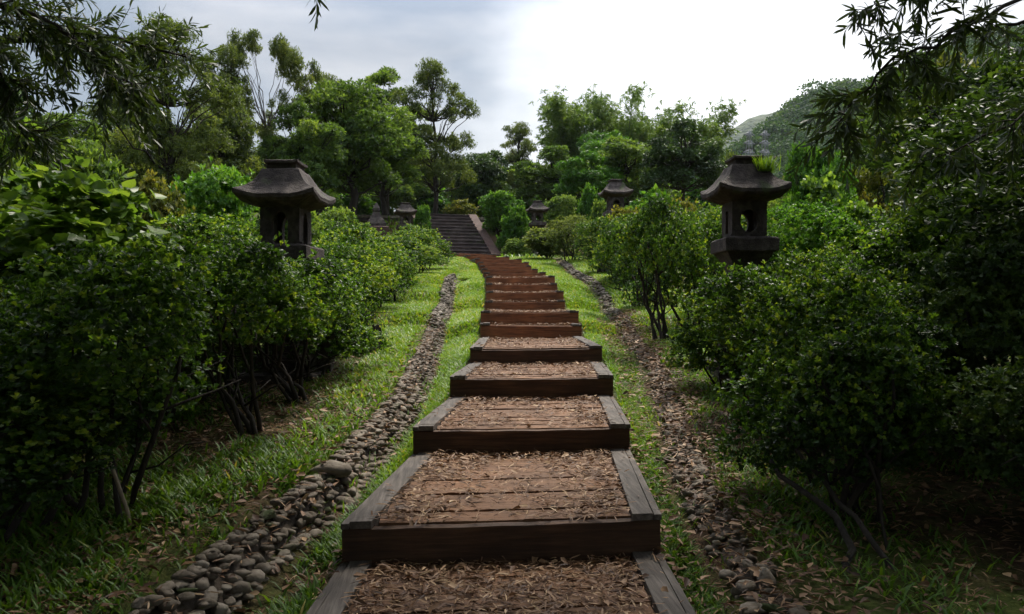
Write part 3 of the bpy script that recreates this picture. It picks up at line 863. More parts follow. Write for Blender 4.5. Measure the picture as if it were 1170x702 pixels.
HL = 'shrubs of the left hedge'
shrub('hedge_d', -2.17, 4.25, 1.75, 1.42, 'nearest dark shrub of the left hedge, its leaves reaching down to the grass', group=HL)
shrub('hedge_a', -3.10, 3.0, 1.6, 1.35, 'dark shrub cut off by the lower left edge of the photo', 'hedge', HL)
shrub('open_a', -1.87, 5.75, 1.6, 1.36, 'left hedge shrub with bare stems showing above the stone gutter', group=HL)
shrub('open_a', -1.87, 6.9, 1.7, 1.22, 'left hedge shrub in front of the left lantern, its crooked stem bare at the foot', group=HL, rot=2.0)
shrub('hedge_b', -2.12, 8.9, 1.7, 1.26, 'left hedge shrub just behind the left lantern', group=HL)
shrub('hedge_c', -2.17, 10.2, 1.7, 1.40, 'left hedge shrub right of the left lantern', group=HL)
shrub('hedge_a', -2.27, 11.7, 1.7, 1.65, 'left hedge shrub growing over the tree stump', group=HL)
shrub('hedge_d', -2.42, 13.7, 1.8, 1.38, 'left hedge shrub beside the bright grass strip, midway along', group=HL)
shrub('hedge_b', -2.47, 15.8, 1.8, 1.17, 'left hedge shrub farther up, fourth from the upper end', group=HL)
shrub('hedge_c', -2.47, 17.9, 1.8, 1.15, 'left hedge shrub third from the upper end of the hedge', group=HL)
shrub('hedge_a', -2.37, 20.0, 1.8, 1.15, 'left hedge shrub second from the upper end of the hedge', group=HL)
shrub('hedge_d', -2.47, 22.2, 2.0, 1.26, 'last left hedge shrub, below the dark stone stairway', group=HL)
shrub('hedge_b', -3.60, 5.6, 1.9, 1.50, 'dark shrub in the second row behind the nearest left hedge shrub', group=HL)
shrub('hedge_c', -3.55, 7.4, 1.9, 1.45, 'shrub in the second row left of the left lantern', group=HL)
shrub('hedge_d', -3.95, 9.6, 2.1, 1.60, 'shrub in the second row behind the left lantern', group=HL)
shrub('hedge_a', -4.15, 12.2, 2.2, 1.48, 'shrub in the second row, right of and beyond the left lantern', group=HL)
shrub('hedge_b', -4.35, 15.4, 2.4, 1.30, 'shrub in the second row midway up the left hedge', group=HL)
shrub('hedge_c', -4.45, 19.0, 2.6, 1.30, 'shrub in the second row near the upper end of the left hedge', group=HL)
shrub('creep_b', -3.15, 5.5, 1.9, 1.16, 'big heart-leaved creeper bush rising over the left hedge at the photo edge', 'creeper', name='creeper_bush', rot=1.0)
shrub('creep_b', -4.6, 7.3, 2.2, 1.5, 'heart-leaved creeper bush partly hidden behind the nearer one at the left edge', 'creeper', name='creeper_bush', rot=3.4)

shrub('hedge_c', -1.97, 7.75, 1.6, 1.13, 'left hedge shrub close in front of the left lantern post', group=HL)
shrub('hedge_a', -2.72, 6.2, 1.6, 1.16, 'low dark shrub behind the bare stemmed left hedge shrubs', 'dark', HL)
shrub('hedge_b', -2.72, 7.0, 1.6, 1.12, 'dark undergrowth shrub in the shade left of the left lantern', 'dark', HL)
shrub('hedge_b', -3.25, 4.6, 1.8, 1.45, 'dark shrub behind the nearest left hedge shrub, at the left photo edge', 'hedge', HL)
shrub('hedge_b', -2.45, 3.85, 1.7, .95, 'low leafy skirt shrub at the foot of the nearest left hedge shrub', 'hedge', HL)
HR = 'shrubs along the right gutter'
shrub('hedge_b', 1.85, 4.35, 1.3, 1.15, 'low leafy shrub hanging over the right gutter before the near dark one', 'hedge', HR)
shrub('hedge_a', 2.05, 7.55, 1.4, 1.15, 'low shrub hugging the foot of the right lantern', 'hedge', HR)
shrub('hedge_c', 2.45, 5.7, 1.6, 1.22, 'shrub between the near dark shrub and the right lantern', 'hedge', HR)
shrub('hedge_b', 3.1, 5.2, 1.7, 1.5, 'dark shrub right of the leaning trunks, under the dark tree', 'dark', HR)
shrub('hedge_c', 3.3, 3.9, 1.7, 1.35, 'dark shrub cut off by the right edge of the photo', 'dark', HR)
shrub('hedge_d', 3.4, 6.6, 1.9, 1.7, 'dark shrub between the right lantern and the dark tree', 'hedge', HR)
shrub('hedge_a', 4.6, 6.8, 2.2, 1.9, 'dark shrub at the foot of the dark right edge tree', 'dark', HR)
shrub('hedge_c', 4.8, 9.4, 2.4, 1.9, 'shrub in the back row right of the right lantern', 'hedge', HR)
shrub('hedge_d', 1.95, 4.9, 1.5, 1.36, 'near dark shrub right of the gutter with leaning bare trunks below', group=HR)
shrub('hedge_a', 2.75, 4.0, 1.35, 1.05, 'low dark shrub near the lower right edge of the photo', 'dark', HR)
shrub('hedge_b', 2.15, 6.6, 1.5, 1.26, 'shrub below the right lantern, in front of its post', group=HR)
shrub('hedge_c', 3.0, 8.0, 1.5, 1.4, 'shrub at the right side of the right lantern', group=HR)
shrub('open_a', 2.05, 10.9, 1.65, 1.95, 'rounded shrub on thin splayed bare stems, left of the right lantern', group=HR, rot=.6)
shrub('hedge_d', 2.75, 12.2, 1.8, 1.85, 'shrub directly behind the thin stemmed one', group=HR)
shrub('hedge_b', 2.3, 15.0, 1.8, 1.75, 'shrub halfway up the right side, beyond the thin stemmed one', group=HR)
shrub('hedge_a', 2.55, 18.3, 1.9, 1.65, 'right hand shrub third from the far end of the row', group=HR)
shrub('hedge_c', 2.45, 22.3, 2.1, 1.6, 'right hand shrub second from the far end of the row', group=HR)
shrub('hedge_d', 2.0, 27.2, 2.3, 1.6, 'last right hand shrub, a grey green mound before the far lantern', 'olive', HR)
shrub('hedge_b', 4.3, 15.5, 2.4, 2.1, 'shrub in the back row between the two right lanterns', group=HR)
shrub('hedge_a', 3.9, 10.2, 2.2, 1.95, 'shrub in the back row behind the right lantern', 'bright', HR)

# ================================================================== trees
TR = {}
def tree_proto(key, seed, lobes, mat, n, k, L, W, T=T_DIAM, sub=30, rel=(.24, .42), flat=.7, trunk=None, tone=.45, tsd=.16, up=.2, droop=.0, bark='bark', r0=.20, lo=.6, open_=(30, 85), limbs=1.0, zmin=-.6):
    """lobes in metres for a tree standing at the origin; trunk is a polyline, limbs run to the lobes."""
    rng = np.random.default_rng(seed)
    lobes = np.asarray(lobes, float)
    lob = sub_lobes(rng, lobes, sub, rel, flat) if sub else lobes
    p, nn, idx = lobe_points(rng, lob, n, lo, 1.1, zmin)
    lt = np.clip(rng.normal(tone, tsd, len(lob)), .03, .97)
    tn = np.clip(lt[idx] + rng.normal(size=len(p)) * .13, 0, 1)
    ax = nrm(nn + np.array([0, 0, up * 2]) + rng.normal(size=nn.shape) * .4)
    LV = Leaves(); sprays(LV, rng, p, ax, k, L, W, T, tn, *open_, up * .4, droop, .3)
    tb = Tubes()
    if trunk is None: trunk = wob(rng, (0, 0, -.3), (lobes[:, 0].mean() * .6, lobes[:, 1].mean() * .6, lobes[:, 2].mean()), 6, .03)
    trunk = [np.array(q, float) for q in trunk]
    m = len(trunk)
    tb.add(trunk, [r0 * (1 - .75 * i / (m - 1)) * (1.25 if i == 0 else 1) for i in range(m)], 9)
    tips = lob if sub else lobes
    for c in tips[rng.permutation(len(tips))[:int(len(tips) * limbs)]]:
        h = c[2]
        best = max([q for q in trunk if q[2] < h - .12 * abs(h)] or [trunk[0]], key=lambda q: q[2] - .55 * np.linalg.norm(q[:2] - c[:2]))
        r = r0 * rng.uniform(.16, .30)
        tb.add(wob(rng, best, c[:3] - np.array([0, 0, c[5] * .2]), 6, .05), [r * (1 - .12 * i) for i in range(7)], 5)
        for _ in range(2):
            d = rand_dirs(rng, 1)[0] * c[3:6] * .9; d[2] = abs(d[2])
            tb.add(wob(rng, c[:3] - np.array([0, 0, c[5] * .2]), c[:3] + d, 3, .06), [r * .32, r * .25, r * .18, r * .1], 4)
    TR[key] = (LV.mesh(key + '_crown'), tb.mesh(key + '_trunk'), mat, bark, float(p[:, 2].max()), float(np.ptp(p[:, 0])))

# flat-topped acacias in the distance: many small puffs of foliage on bare forking limbs
def puffs(seed, spots):
    rg = np.random.default_rng(seed); out = []
    for (x, y, z, r, n) in spots:
        for _ in range(n):
            d = rg.normal(size=3) * np.array([.55, .5, .26]) * r
            q = r * rg.uniform(.34, .62)
            out.append([x + d[0], y + d[1], z + d[2] - .10 * abs(d[0]), q, q * .95, q * rg.uniform(.42, .7)])
    return out
tree_proto('umbrella', 201, puffs(1, [(-2.4, 0, 8.5, 1.1, 9), (-1.3, .3, 8.9, 1.0, 7), (1.0, .2, 8.6, 1.2, 9), (2.3, .2, 8.1, 1.4, 11), (3.2, -.3, 7.2, 1.0, 6), (-3.2, .4, 7.3, .9, 5), (-1.6, -.3, 6.6, .9, 5), (1.5, .2, 6.3, 1.0, 6), (-.6, .4, 5.2, 1.2, 7), (.9, 0, 4.6, 1.2, 6)]),
           'olive', 8500, 5, .14, .05, sub=0,  trunk=[(0, 0, -.4), (.05, 0, 1.5), (-.1, .05, 3.2), (.15, 0, 4.4), (.1, .1, 5.2)], tone=.5, r0=.15, bark='grey_bark', lo=.3, zmin=-.8, limbs=.5)
tree_proto('umbrella_b', 202, puffs(2, [(-.9, 0, 9.0, 1.4, 13), (.6, .3, 8.3, 1.2, 9), (1.9, 0, 7.0, 1.3, 9), (-1.9, .2, 7.3, 1.2, 8), (.2, -.4, 6.6, 1.1, 6), (1.9, .3, 5.3, 1.3, 9), (-1.6, -.2, 5.5, 1.4, 10), (-.2, .2, 4.4, 1.6, 10), (1.4, 0, 3.6, 1.4, 9), (-1.2, .3, 3.3, 1.4, 9)]),
           'olive', 11000, 5, .15, .055, sub=0, trunk=[(0, 0, -.4), (.1, 0, 2), (-.05, .05, 3.4), (.1, 0, 4.8), (-.1, .1, 6.2), (-.2, .1, 7.4)], tone=.45, r0=.20, lo=.3, zmin=-.8)
tree_proto('round', 203, [[0, 0, 4.6, 2.2, 2.1, 1.7], [-1.2, .4, 3.6, 1.6, 1.5, 1.3], [1.3, -.3, 3.5, 1.6, 1.5, 1.4], [.4, .6, 5.8, 1.3, 1.3, 1.0], [-.2, -.6, 2.5, 1.8, 1.6, 1.1]],
           'tree', 6000, 5, .19, .085, sub=56, rel=(.3, .5), tone=.45, r0=.24)
tree_proto('round_b', 204, [[-.3, 0, 4.0, 2.0, 2.0, 1.5], [1.2, .4, 4.7, 1.5, 1.5, 1.2], [-1.5, -.3, 5.2, 1.3, 1.3, 1.0], [.1, .2, 6.2, 1.2, 1.2, .9], [1.7, 0, 2.9, 1.5, 1.4, 1.1], [-1.6, 0, 2.6, 1.5, 1.4, 1.1]],
           'tree', 6000, 5, .19, .09, sub=60, rel=(.28, .5), tone=.42, tsd=.2, r0=.22)
tree_proto('tall', 205, [[0, 0, 7.6, 1.2, 1.2, 1.0], [-.8, .2, 6.3, 1.2, 1.2, .9], [.9, 0, 5.6, 1.3, 1.2, 1.0], [-.5, 0, 4.4, 1.5, 1.4, 1.0], [.6, .2, 3.4, 1.6, 1.5, 1.1], [-.8, -.2, 2.5, 1.5, 1.4, 1.0]],
           'tree', 5200, 5, .18, .08, sub=54, rel=(.3, .5), flat=.55, tone=.5, r0=.2, trunk=[(0, 0, -.3), (.05, 0, 1.6), (-.06, 0, 3.4), (.05, 0, 5.2), (0, 0, 7.2)])

def bamboo_proto(key, seed, n=18, H=9.0):
    rng = np.random.default_rng(seed); LV = Leaves(); tb = Tubes()
    for i in range(n):
        a = rng.uniform(0, 6.28); out = rng.uniform(.3, 1.9); h = H * rng.uniform(.72, 1.03)
        b0 = np.array([math.cos(a) * .5 * rng.uniform(), math.sin(a) * .5 * rng.uniform(), -.2])
        pts = []
        for j in range(13):
            t = j / 12
            ex = out * t ** 2.2; z = h * (t if t < .82 else .82 + (t - .82) * .55 - ((t - .82) * 2.1) ** 2 * .9)
            pts.append(b0 + np.array([math.cos(a) * ex, math.sin(a) * ex, z]))
        tb.add(pts, [.045 * (1 - .9 * j / 12) + .004 for j in range(13)], 5)
        q = np.array(pts); m = 170
        tt = rng.uniform(.25, 1.0, m) * 12; i0 = np.minimum(tt.astype(int), 11); f = (tt - i0)[:, None]
        c = q[i0] * (1 - f) + q[i0 + 1] * f + rng.normal(size=(m, 3)) * np.array([.30, .30, .20])
        ax = nrm(np.stack([np.full(m, math.cos(a)), np.full(m, math.sin(a)), np.full(m, -.5)], -1) + rng.normal(size=(m, 3)) * .6)
        sprays(LV, rng, c, ax, 8, .26, .045, T_DIAM, np.clip(rng.normal(.5, .1) + rng.normal(size=m) * .15, 0, 1), 20, 75, -.2, .35, .3)
    TR[key] = (LV.mesh(key + '_foliage'), tb.mesh(key + '_culms'), 'bamboo', 'culm', H * .93, 3.4)
bamboo_proto('bamboo_a', 211); bamboo_proto('bamboo_b', 212, 15)

rt = random.Random(9)
def tree(key, px, top, wpx, Y, label, cat='tree', mat=None, group=None, name='tree', base=None, zs=None, rot=None):
    """A tree whose crown is wpx photo pixels wide round column px, its tip at row top, standing Y metres off."""
    cr_, tk, dm, bk, H, Wd = TR[key]
    q = P(px, top, Y)
    g = float(ground_z(q.x, Y)) if base is None else base
    s = (wpx * Y / F) / Wd; sz = (q.z - g) / H
    t = thing(name, label, cat, (q.x, Y, g), rt.uniform(0, 6.28) if rot is None else rot, (s, s, sz), group)
    pn = ('foliage', 'culms') if 'bamboo' in key else ('crown', 'trunk')
    link(pn[0], foliage_of(cr_, mat or dm), None, t)
    if not tk.materials: tk.materials.append(M[bk])
    link(pn[1], tk, None, t)
    return t
GT = 'trees on the terrace behind the garden'
tree('umbrella', 303, 36, 120, 34, 'tall thin acacia with two flat umbrella crowns against the grey cloud', group=GT, rot=.2)
tree('umbrella_b', 195, 22, 205, 24, 'large spreading acacia at the left, its dark crown above the creeper bush', group=GT, mat='olive', rot=1.0)
tree('umbrella_b', 497, 68, 118, 44, 'tall layered tree with see-through crown just above the stone stairway', group=GT, rot=.4)
tree('round', 400, 92, 150, 36, 'broad dense tree between the umbrella acacia and the layered tree', group=GT)
tree('round_b', 345, 118, 120, 33, 'mid green tree right above the left lantern', group=GT)
tree('round', 250, 108, 110, 30, 'dark dome shaped tree under the umbrella acacia', group=GT, mat='olive')
tree('round_b', 440, 140, 110, 40, 'leafy tree above the far open-chambered lantern', group=GT, mat='tree')
tree('umbrella_b', 592, 140, 80, 52, 'small feathery tree with a gap of sky, left of the tallest bamboo', group=GT, rot=2.2)
tree('round', 548, 172, 90, 50, 'dark rounded tree behind the bright green bush', group=GT, mat='dark')
tree('round_b', 640, 168, 110, 47, 'low wide tree at the foot of the tallest bamboo', group=GT)
tree('bamboo_a', 643, 88, 88, 56, 'tallest bamboo clump with drooping pale tips', 'bamboo', group='bamboo clumps', name='bamboo_clump')
tree('bamboo_b', 711, 90, 70, 58, 'slim bamboo clump with one spire, second from the left', 'bamboo', group='bamboo clumps', name='bamboo_clump')
tree('bamboo_a', 752, 106, 72, 60, 'bamboo clump third from the left, between the spire and the dark tree', 'bamboo', group='bamboo clumps', name='bamboo_clump', rot=2)
tree('bamboo_b', 790, 105, 82, 60, 'rightmost bamboo clump, rising over the dark broad tree', 'bamboo', group='bamboo clumps', name='bamboo_clump', rot=4)
tree('round_b', 785, 138, 118, 40, 'dark broad tree left of the right lantern roof', group=GT, mat='dark')
tree('round', 715, 160, 110, 44, 'green tree behind the mid distance lantern', group=GT)
tree('round_b', 672, 172, 90, 42, 'small light green tree left of the mid distance lantern', group=GT, mat='bright')
tree('tall', 470, 120, 80, 55, 'slender green tree behind the layered tree', group=GT)
tree('tall', 140, 100, 110, 28, 'slender dark tree behind the creeper bush at the left', group=GT, mat='dark')
tree('round', 85, 130, 150, 26, 'dense tree behind the creeper bush at the left edge', group=GT, mat='tree')
tree('round_b', 10, 90, 170, 24, 'dense dark tree cut off by the left edge of the photo', group=GT, mat='dark')
tree('umbrella_b', 368, 84, 105, 46, 'layered tree just left of the broad dense tree, behind the umbrella acacia', group=GT, rot=3.0)
tree('tall', 440, 80, 105, 48, 'tall leafy tree between the broad dense tree and the layered tree', group=GT)
tree('round_b', 165, 92, 120, 32, 'green tree between the slender dark tree and the dark dome shaped tree', group=GT, mat='tree')
tree('round', 690, 148, 95, 52, 'mid green tree under the slim bamboo spire', group=GT, mat='bright')
tree('umbrella_b', 262, 52, 110, 33, 'layered acacia filling the space left of the umbrella acacia', group=GT, rot=1.7)
# right flank
tree('round', 935, 165, 120, 15, 'big-leaved green tree right of the right lantern', group=GT, mat='bright', base=-.6)
tree('round_b', 1010, 150, 150, 17, 'yellowish green tree behind the hanging right branch', group=GT, mat='yellow', base=-.8)
tree('round', 1100, 70, 190, 15, 'sunlit green tree crown at the upper right behind the dark tree', group=GT, mat='yellow', base=-.8)
tree('round_b', 1040, 60, 120, 30, 'distant tree crown above the yellowish tree at the right', group=GT, mat='tree', base=-1.5)
tree('round_b', 868, 196, 70, 30, 'small tree behind the right lantern roof', group=GT, mat='tree', base=-1)
tree('round', 905, 188, 90, 40, 'rounded tree at the foot of the far hill', group=GT, mat='olive', base=-2)
tree('tall', 985, 128, 80, 55, 'tall dark tree on the slope below the hill', group=GT, mat='tree', base=-2)
tree('round', 840, 172, 60, 62, 'distant round tree between the bamboo and the hill', group=GT, mat='olive', base=0)
for i, (px, top, w, Y, mt, lb) in enumerate([
        (230, 168, 170, 62, 'tree', 'far tree filling the gap under the umbrella acacia'), (330, 165, 170, 70, 'dark', 'far dark tree behind the left lantern'),
        (420, 175, 160, 66, 'tree', 'far tree behind the broken lantern top'), (515, 186, 150, 72, 'dark', 'far dark tree behind the top of the stone stairway'),
        (600, 186, 150, 70, 'tree', 'far tree behind the far small lantern'), (690, 178, 150, 74, 'dark', 'far dark tree under the bamboo spire'),
        (775, 180, 140, 72, 'tree', 'far tree under the rightmost bamboo'), (140, 160, 180, 60, 'dark', 'far dark tree at the left behind the slender tree'), (40, 150, 180, 58, 'tree', 'far tree at the left edge behind the dense trees')]):
    tree('round' if i % 2 else 'round_b', px, top, w, Y, lb, mat=mt, group=GT)

# bushes between the hedges and the trees
def bush(key, px, top, wpx, Y, label, mat=None, group='bushes before the trees', hmin=1.0):
    q = P(px, top, Y); g = float(ground_z(q.x, Y)); h = max(hmin, q.z - g)
    return shrub(key, q.x, Y, wpx * Y / F, h * (.59 if key == 'creep_b' else 1), label, mat, group, zoff=q.z - g - h, name='bush')
bush('bush_a', 574, 219, 62, 36.5, 'bright green bush right of the stone stairway')
bush('bush_b', 588, 238, 40, 34.8, 'smaller bright green bush at the right foot of the stone stairway')
bush('bush_b', 528, 229, 44, 42, 'low yellowish bush at the top of the stone stairway', 'yellow')
bush('bush_a', 640, 222, 46, 37, 'round dark green bush right of the smallest lantern', 'tree')
bush('bush_b', 676, 216, 44, 33, 'pale shrubby bush left of the mid distance lantern', 'bright')
bush('bush_b', 690, 232, 40, 29, 'low dark bush in front of the mid distance lantern', 'tree')
bush('creep_a', 745, 213, 66, 27, 'creeper covered mound right of the mid distance lantern', 'bright')
bush('bush_a', 785, 226, 60, 22, 'olive yellow bush left of the right lantern', 'yellow')
bush('bush_b', 626, 262, 66, 30, 'low olive bush hiding the foot of the smallest lantern', 'olive')
bush('bush_a', 590, 272, 40, 33.5, 'dark low bush between the bright green bush and the smallest lantern', 'tree')
bush('bush_b', 720, 240, 70, 19.5, 'light green bush below the mid distance lantern', 'yellow')
bush('bush_a', 240, 188, 130, 17, 'creeper covered mound left of the left lantern roof', 'bright')
bush('bush_b', 180, 208, 90, 15, 'brownish green bush left of the creeper mound', 'yellow')
bush('bush_a', 380, 236, 70, 20, 'green bush right of the left lantern', 'tree')
bush('bush_b', 330, 225, 110, 15, 'dark bush close behind the left lantern', 'tree')
bush('bush_b', 415, 256, 50, 29, 'small bush below the broken lantern top', 'tree')
bush('bush_a', 482, 234, 26, 35, 'small light green bush between the far lantern and stairway wall')
bush('creep_b', 925, 195, 90, 11.5, 'big-leaved creeper mound right of the right lantern', 'creeper')
bush('creep_b', 975, 225, 90, 10.5, 'darker big-leaved creeper mound under the hanging right branch', 'creeper')
bush('bush_a', 810, 250, 60, 13.5, 'yellow green bush touching the right lantern platform', 'bright')
for i_, (px_, w_, tp_, mt_, lb_) in enumerate([(395, 90, 214, 'bright', 'far bush left of the broken lantern top'), (445, 80, 212, 'tree', 'far bush behind the open-chambered far lantern'), (500, 80, 216, 'bright', 'far bush behind the stairway wall'), (545, 80, 210, 'tree', 'far bush behind the yellowish bush'), (592, 80, 214, 'bright', 'far bush behind the bright green bush'), (640, 80, 206, 'tree', 'far bush behind the round dark bush'), (690, 90, 206, 'bright', 'far bush behind the mid distance lantern roof'), (745, 90, 205, 'tree', 'far bush behind the creeper covered mound'), (800, 90, 205, 'bright', 'far bush left of the right lantern chamber'), (350, 110, 210, 'tree', 'far bush right behind the left lantern roof'), (290, 120, 205, 'bright', 'far bush left behind the left lantern roof'), (225, 120, 200, 'tree', 'far bush behind the left creeper mound')]):
    bush('bush_a' if i_ % 2 else 'bush_b', px_, tp_, w_, 50 + 3 * (i_ % 3), lb_, mt_, 'bushes under the far trees')
bush('bush_b', 110, 175, 120, 13, 'leafy bush behind the creeper at the left', 'tree')

# dark tree at the right edge
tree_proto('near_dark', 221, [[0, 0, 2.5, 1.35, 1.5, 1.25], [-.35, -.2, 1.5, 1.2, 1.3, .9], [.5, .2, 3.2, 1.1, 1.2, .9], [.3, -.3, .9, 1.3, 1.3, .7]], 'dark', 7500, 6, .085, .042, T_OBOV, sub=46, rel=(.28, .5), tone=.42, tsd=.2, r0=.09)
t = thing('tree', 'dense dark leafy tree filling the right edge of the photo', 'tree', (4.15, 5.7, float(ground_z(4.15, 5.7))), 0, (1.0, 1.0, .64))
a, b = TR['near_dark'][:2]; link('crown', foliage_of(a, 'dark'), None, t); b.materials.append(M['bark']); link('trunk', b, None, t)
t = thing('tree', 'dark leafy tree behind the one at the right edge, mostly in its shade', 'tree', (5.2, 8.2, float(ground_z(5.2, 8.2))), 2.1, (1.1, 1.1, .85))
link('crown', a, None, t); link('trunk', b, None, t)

# the wood goes on behind the photographer
for i, (x, y, s_, lb) in enumerate([(-2.7, -2.2, 1.25, 'dense tree behind the photographer, left of the path'), (2.8, -2.4, 1.25, 'dense tree behind the photographer, right of the path'), (-.3, -6.0, 1.5, 'tall dense tree behind the photographer, where the path turns'), (-5.0, -.4, 1.2, 'dense tree beside the photographer, left of the hedge'), (4.9, -.6, 1.2, 'dense tree beside the photographer, right of the shrubs')]):
    c_, k_ = TR['round' if i % 2 else 'round_b'][:2]
    t = thing('tree', lb, 'tree', (x, y, float(ground_z(x, y))), 1.3 * i, s_, 'trees round the photographer')
    link('crown', foliage_of(c_, 'tree'), None, t); link('trunk', k_, None, t)

# unseen broad crown, added to shade the risers and treads of the lowest steps
tree_proto('canopy', 231, [[1.9, 1.6, 5.6, 2.0, 2.0, .8], [3.9, 1.5, 5.8, 2.0, 2.0, .8], [.4, .6, 5.3, 1.6, 1.8, .8], [2.9, -.4, 5.6, 2.2, 1.6, .8], [5.2, .4, 5.6, 1.6, 1.8, .8], [2.8, 3.4, 6.6, 2.4, 1.5, .7]], 'tree', 5200, 6, .16, .07, sub=60, rel=(.28, .5), r0=.16, zmin=-.8, limbs=.5,
           trunk=[(-.3, -.6, -.4), (-.25, -.6, 1.2), (-.05, -.5, 2.6), (.4, -.3, 3.7), (1.2, .2, 4.6), (2.2, .7, 5.2)])
t = thing('tree', 'unseen tree added to shade the lowest steps, its crown above them', 'tree', (-2.9, .6, float(ground_z(-2.9, .6))), 0, 1, 'trees round the photographer')
a, b = TR['canopy'][:2]; link('crown', foliage_of(a, 'tree'), None, t); b.materials.append(M['bark']); link('trunk', b, None, t)

# leaning bare trunks of the near right shrub
t = thing('sapling', 'two thin dark leaning trunks rising from the lower right corner', 'sapling', (1.72, 3.5, float(ground_z(1.72, 3.5))))
rng = np.random.default_rng(61)
for j, (b0, e, r) in enumerate([((-.15, -.1, -.15), (-.30, .90, .36), .022), ((.12, -.2, -.15), (-.16, .90, .42), .018), ((.1, .3, -.1), (.02, .9, 1.0), .009)]):
    tb = Tubes(); tb.add(wob(rng, b0, e, 9, .03), [r * (1 - .05 * q) for q in range(10)], 8)
    link('trunk', tb.mesh('sapling_trunk'), M['bark'], t)

# ================================================================== acacias leaning over the path
def twig_leaves(LV, tb, rng, start, d, length, n, L=.10, W=.015, droop=.6, r=.004, tone=.45):
    d = np.array(d, float) / np.linalg.norm(d); p = np.array(start, float); pts = [p]
    seg = 7
    for i in range(seg):
        d = d + np.array([0, 0, -droop / seg]) + rng.normal(size=3) * .10; d /= np.linalg.norm(d)
        p = p + d * length / seg; pts.append(p)
    tb.add(pts, [r * (1 - .11 * i) for i in range(seg + 1)], 4)
    q = np.array(pts); tt = np.linspace(.12, .999, n) * seg; i0 = np.minimum(tt.astype(int), seg - 1); f = (tt - i0)[:, None]
    c = q[i0] * (1 - f) + q[i0 + 1] * f; tg = nrm(q[i0 + 1] - q[i0])
    side = nrm(np.cross(tg, rand_dirs(rng, n)))
    dd = nrm(tg * .75 + side * .75 + np.array([0, 0, -.35]) + rng.normal(size=(n, 3)) * .15)
    LV.add(T_SICK, c, dd, rand_dirs(rng, n), L * rng.uniform(.65, 1.2, n), W * rng.uniform(.8, 1.25, n), np.clip(tone + rng.normal(size=n) * .14, 0, 1))
    return pts

def acacia(label, base, trunk, limbs, canopy, seed, group, r0=.17):
    """trunk and limbs are polylines; every limb carries hanging twigs; canopy lobes get loose twigs too."""
    rng = np.random.default_rng(seed); tb = Tubes(); LV = Leaves()
    t = thing('acacia_tree', label, 'tree', base, 0, 1, group)
    B = np.array(base)
    tb.add(np.array(trunk) - B, [r0 * (1 - .55 * i / (len(trunk) - 1)) for i in range(len(trunk))], 10)
    for (pl, r, ntw, tl, frm, lf) in limbs:
        pl = np.array(pl, float) - B
        fine = []
        for i in range(len(pl) - 1):
            for s_ in range(4): fine.append(pl[i] + (pl[i + 1] - pl[i]) * s_ / 4 + rng.normal(size=3) * .025 * (s_ > 0))
        fine.append(pl[-1]); fine = np.array(fine); m = len(fine)
        tb.add(fine, [r * (1 - .82 * i / (m - 1)) for i in range(m)], 7)
        for _ in range(ntw):
            f = rng.uniform(frm, 1) * (m - 1); i0 = min(int(f), m - 2)
            s0 = fine[i0] + (fine[i0 + 1] - fine[i0]) * (f - i0)
            tg = (fine[i0 + 1] - fine[i0]); tg /= np.linalg.norm(tg)
            d = tg * .7 + rand_dirs(rng, 1)[0] * .9
            twig_leaves(LV, tb, rng, s0, d, tl * rng.uniform(.5, 1.15), int(lf * rng.uniform(.8, 1.4)), droop=rng.uniform(.4, 1.3), tone=rng.uniform(.3, .6))
    if len(canopy):
        cn = np.array(canopy, float); cn[:, :3] -= B
        lob = sub_lobes(rng, cn, len(cn) * 9, (.3, .5), .6)
        p, nn, idx = lobe_points(rng, lob, len(cn) * 420, .3, 1.0, -1)
        for i in range(len(p)):
            twig_leaves(LV, tb, rng, p[i], nn[i] + rng.normal(size=3) * .6, rng.uniform(.3, .55), 15, L=.12, W=.019, droop=.9, tone=rng.uniform(.3, .6))
        for c in lob[::3]:
            best = np.array(trunk[-1]) - B
            tb.add(wob(rng, best, c[:3], 6, .04), [.04, .034, .028, .022, .016, .011, .006], 5)
    link('crown', LV.mesh('acacia_crown'), M['phyllode'], t)
    link('trunk', tb.mesh('acacia_trunk'), M['bark'], t)

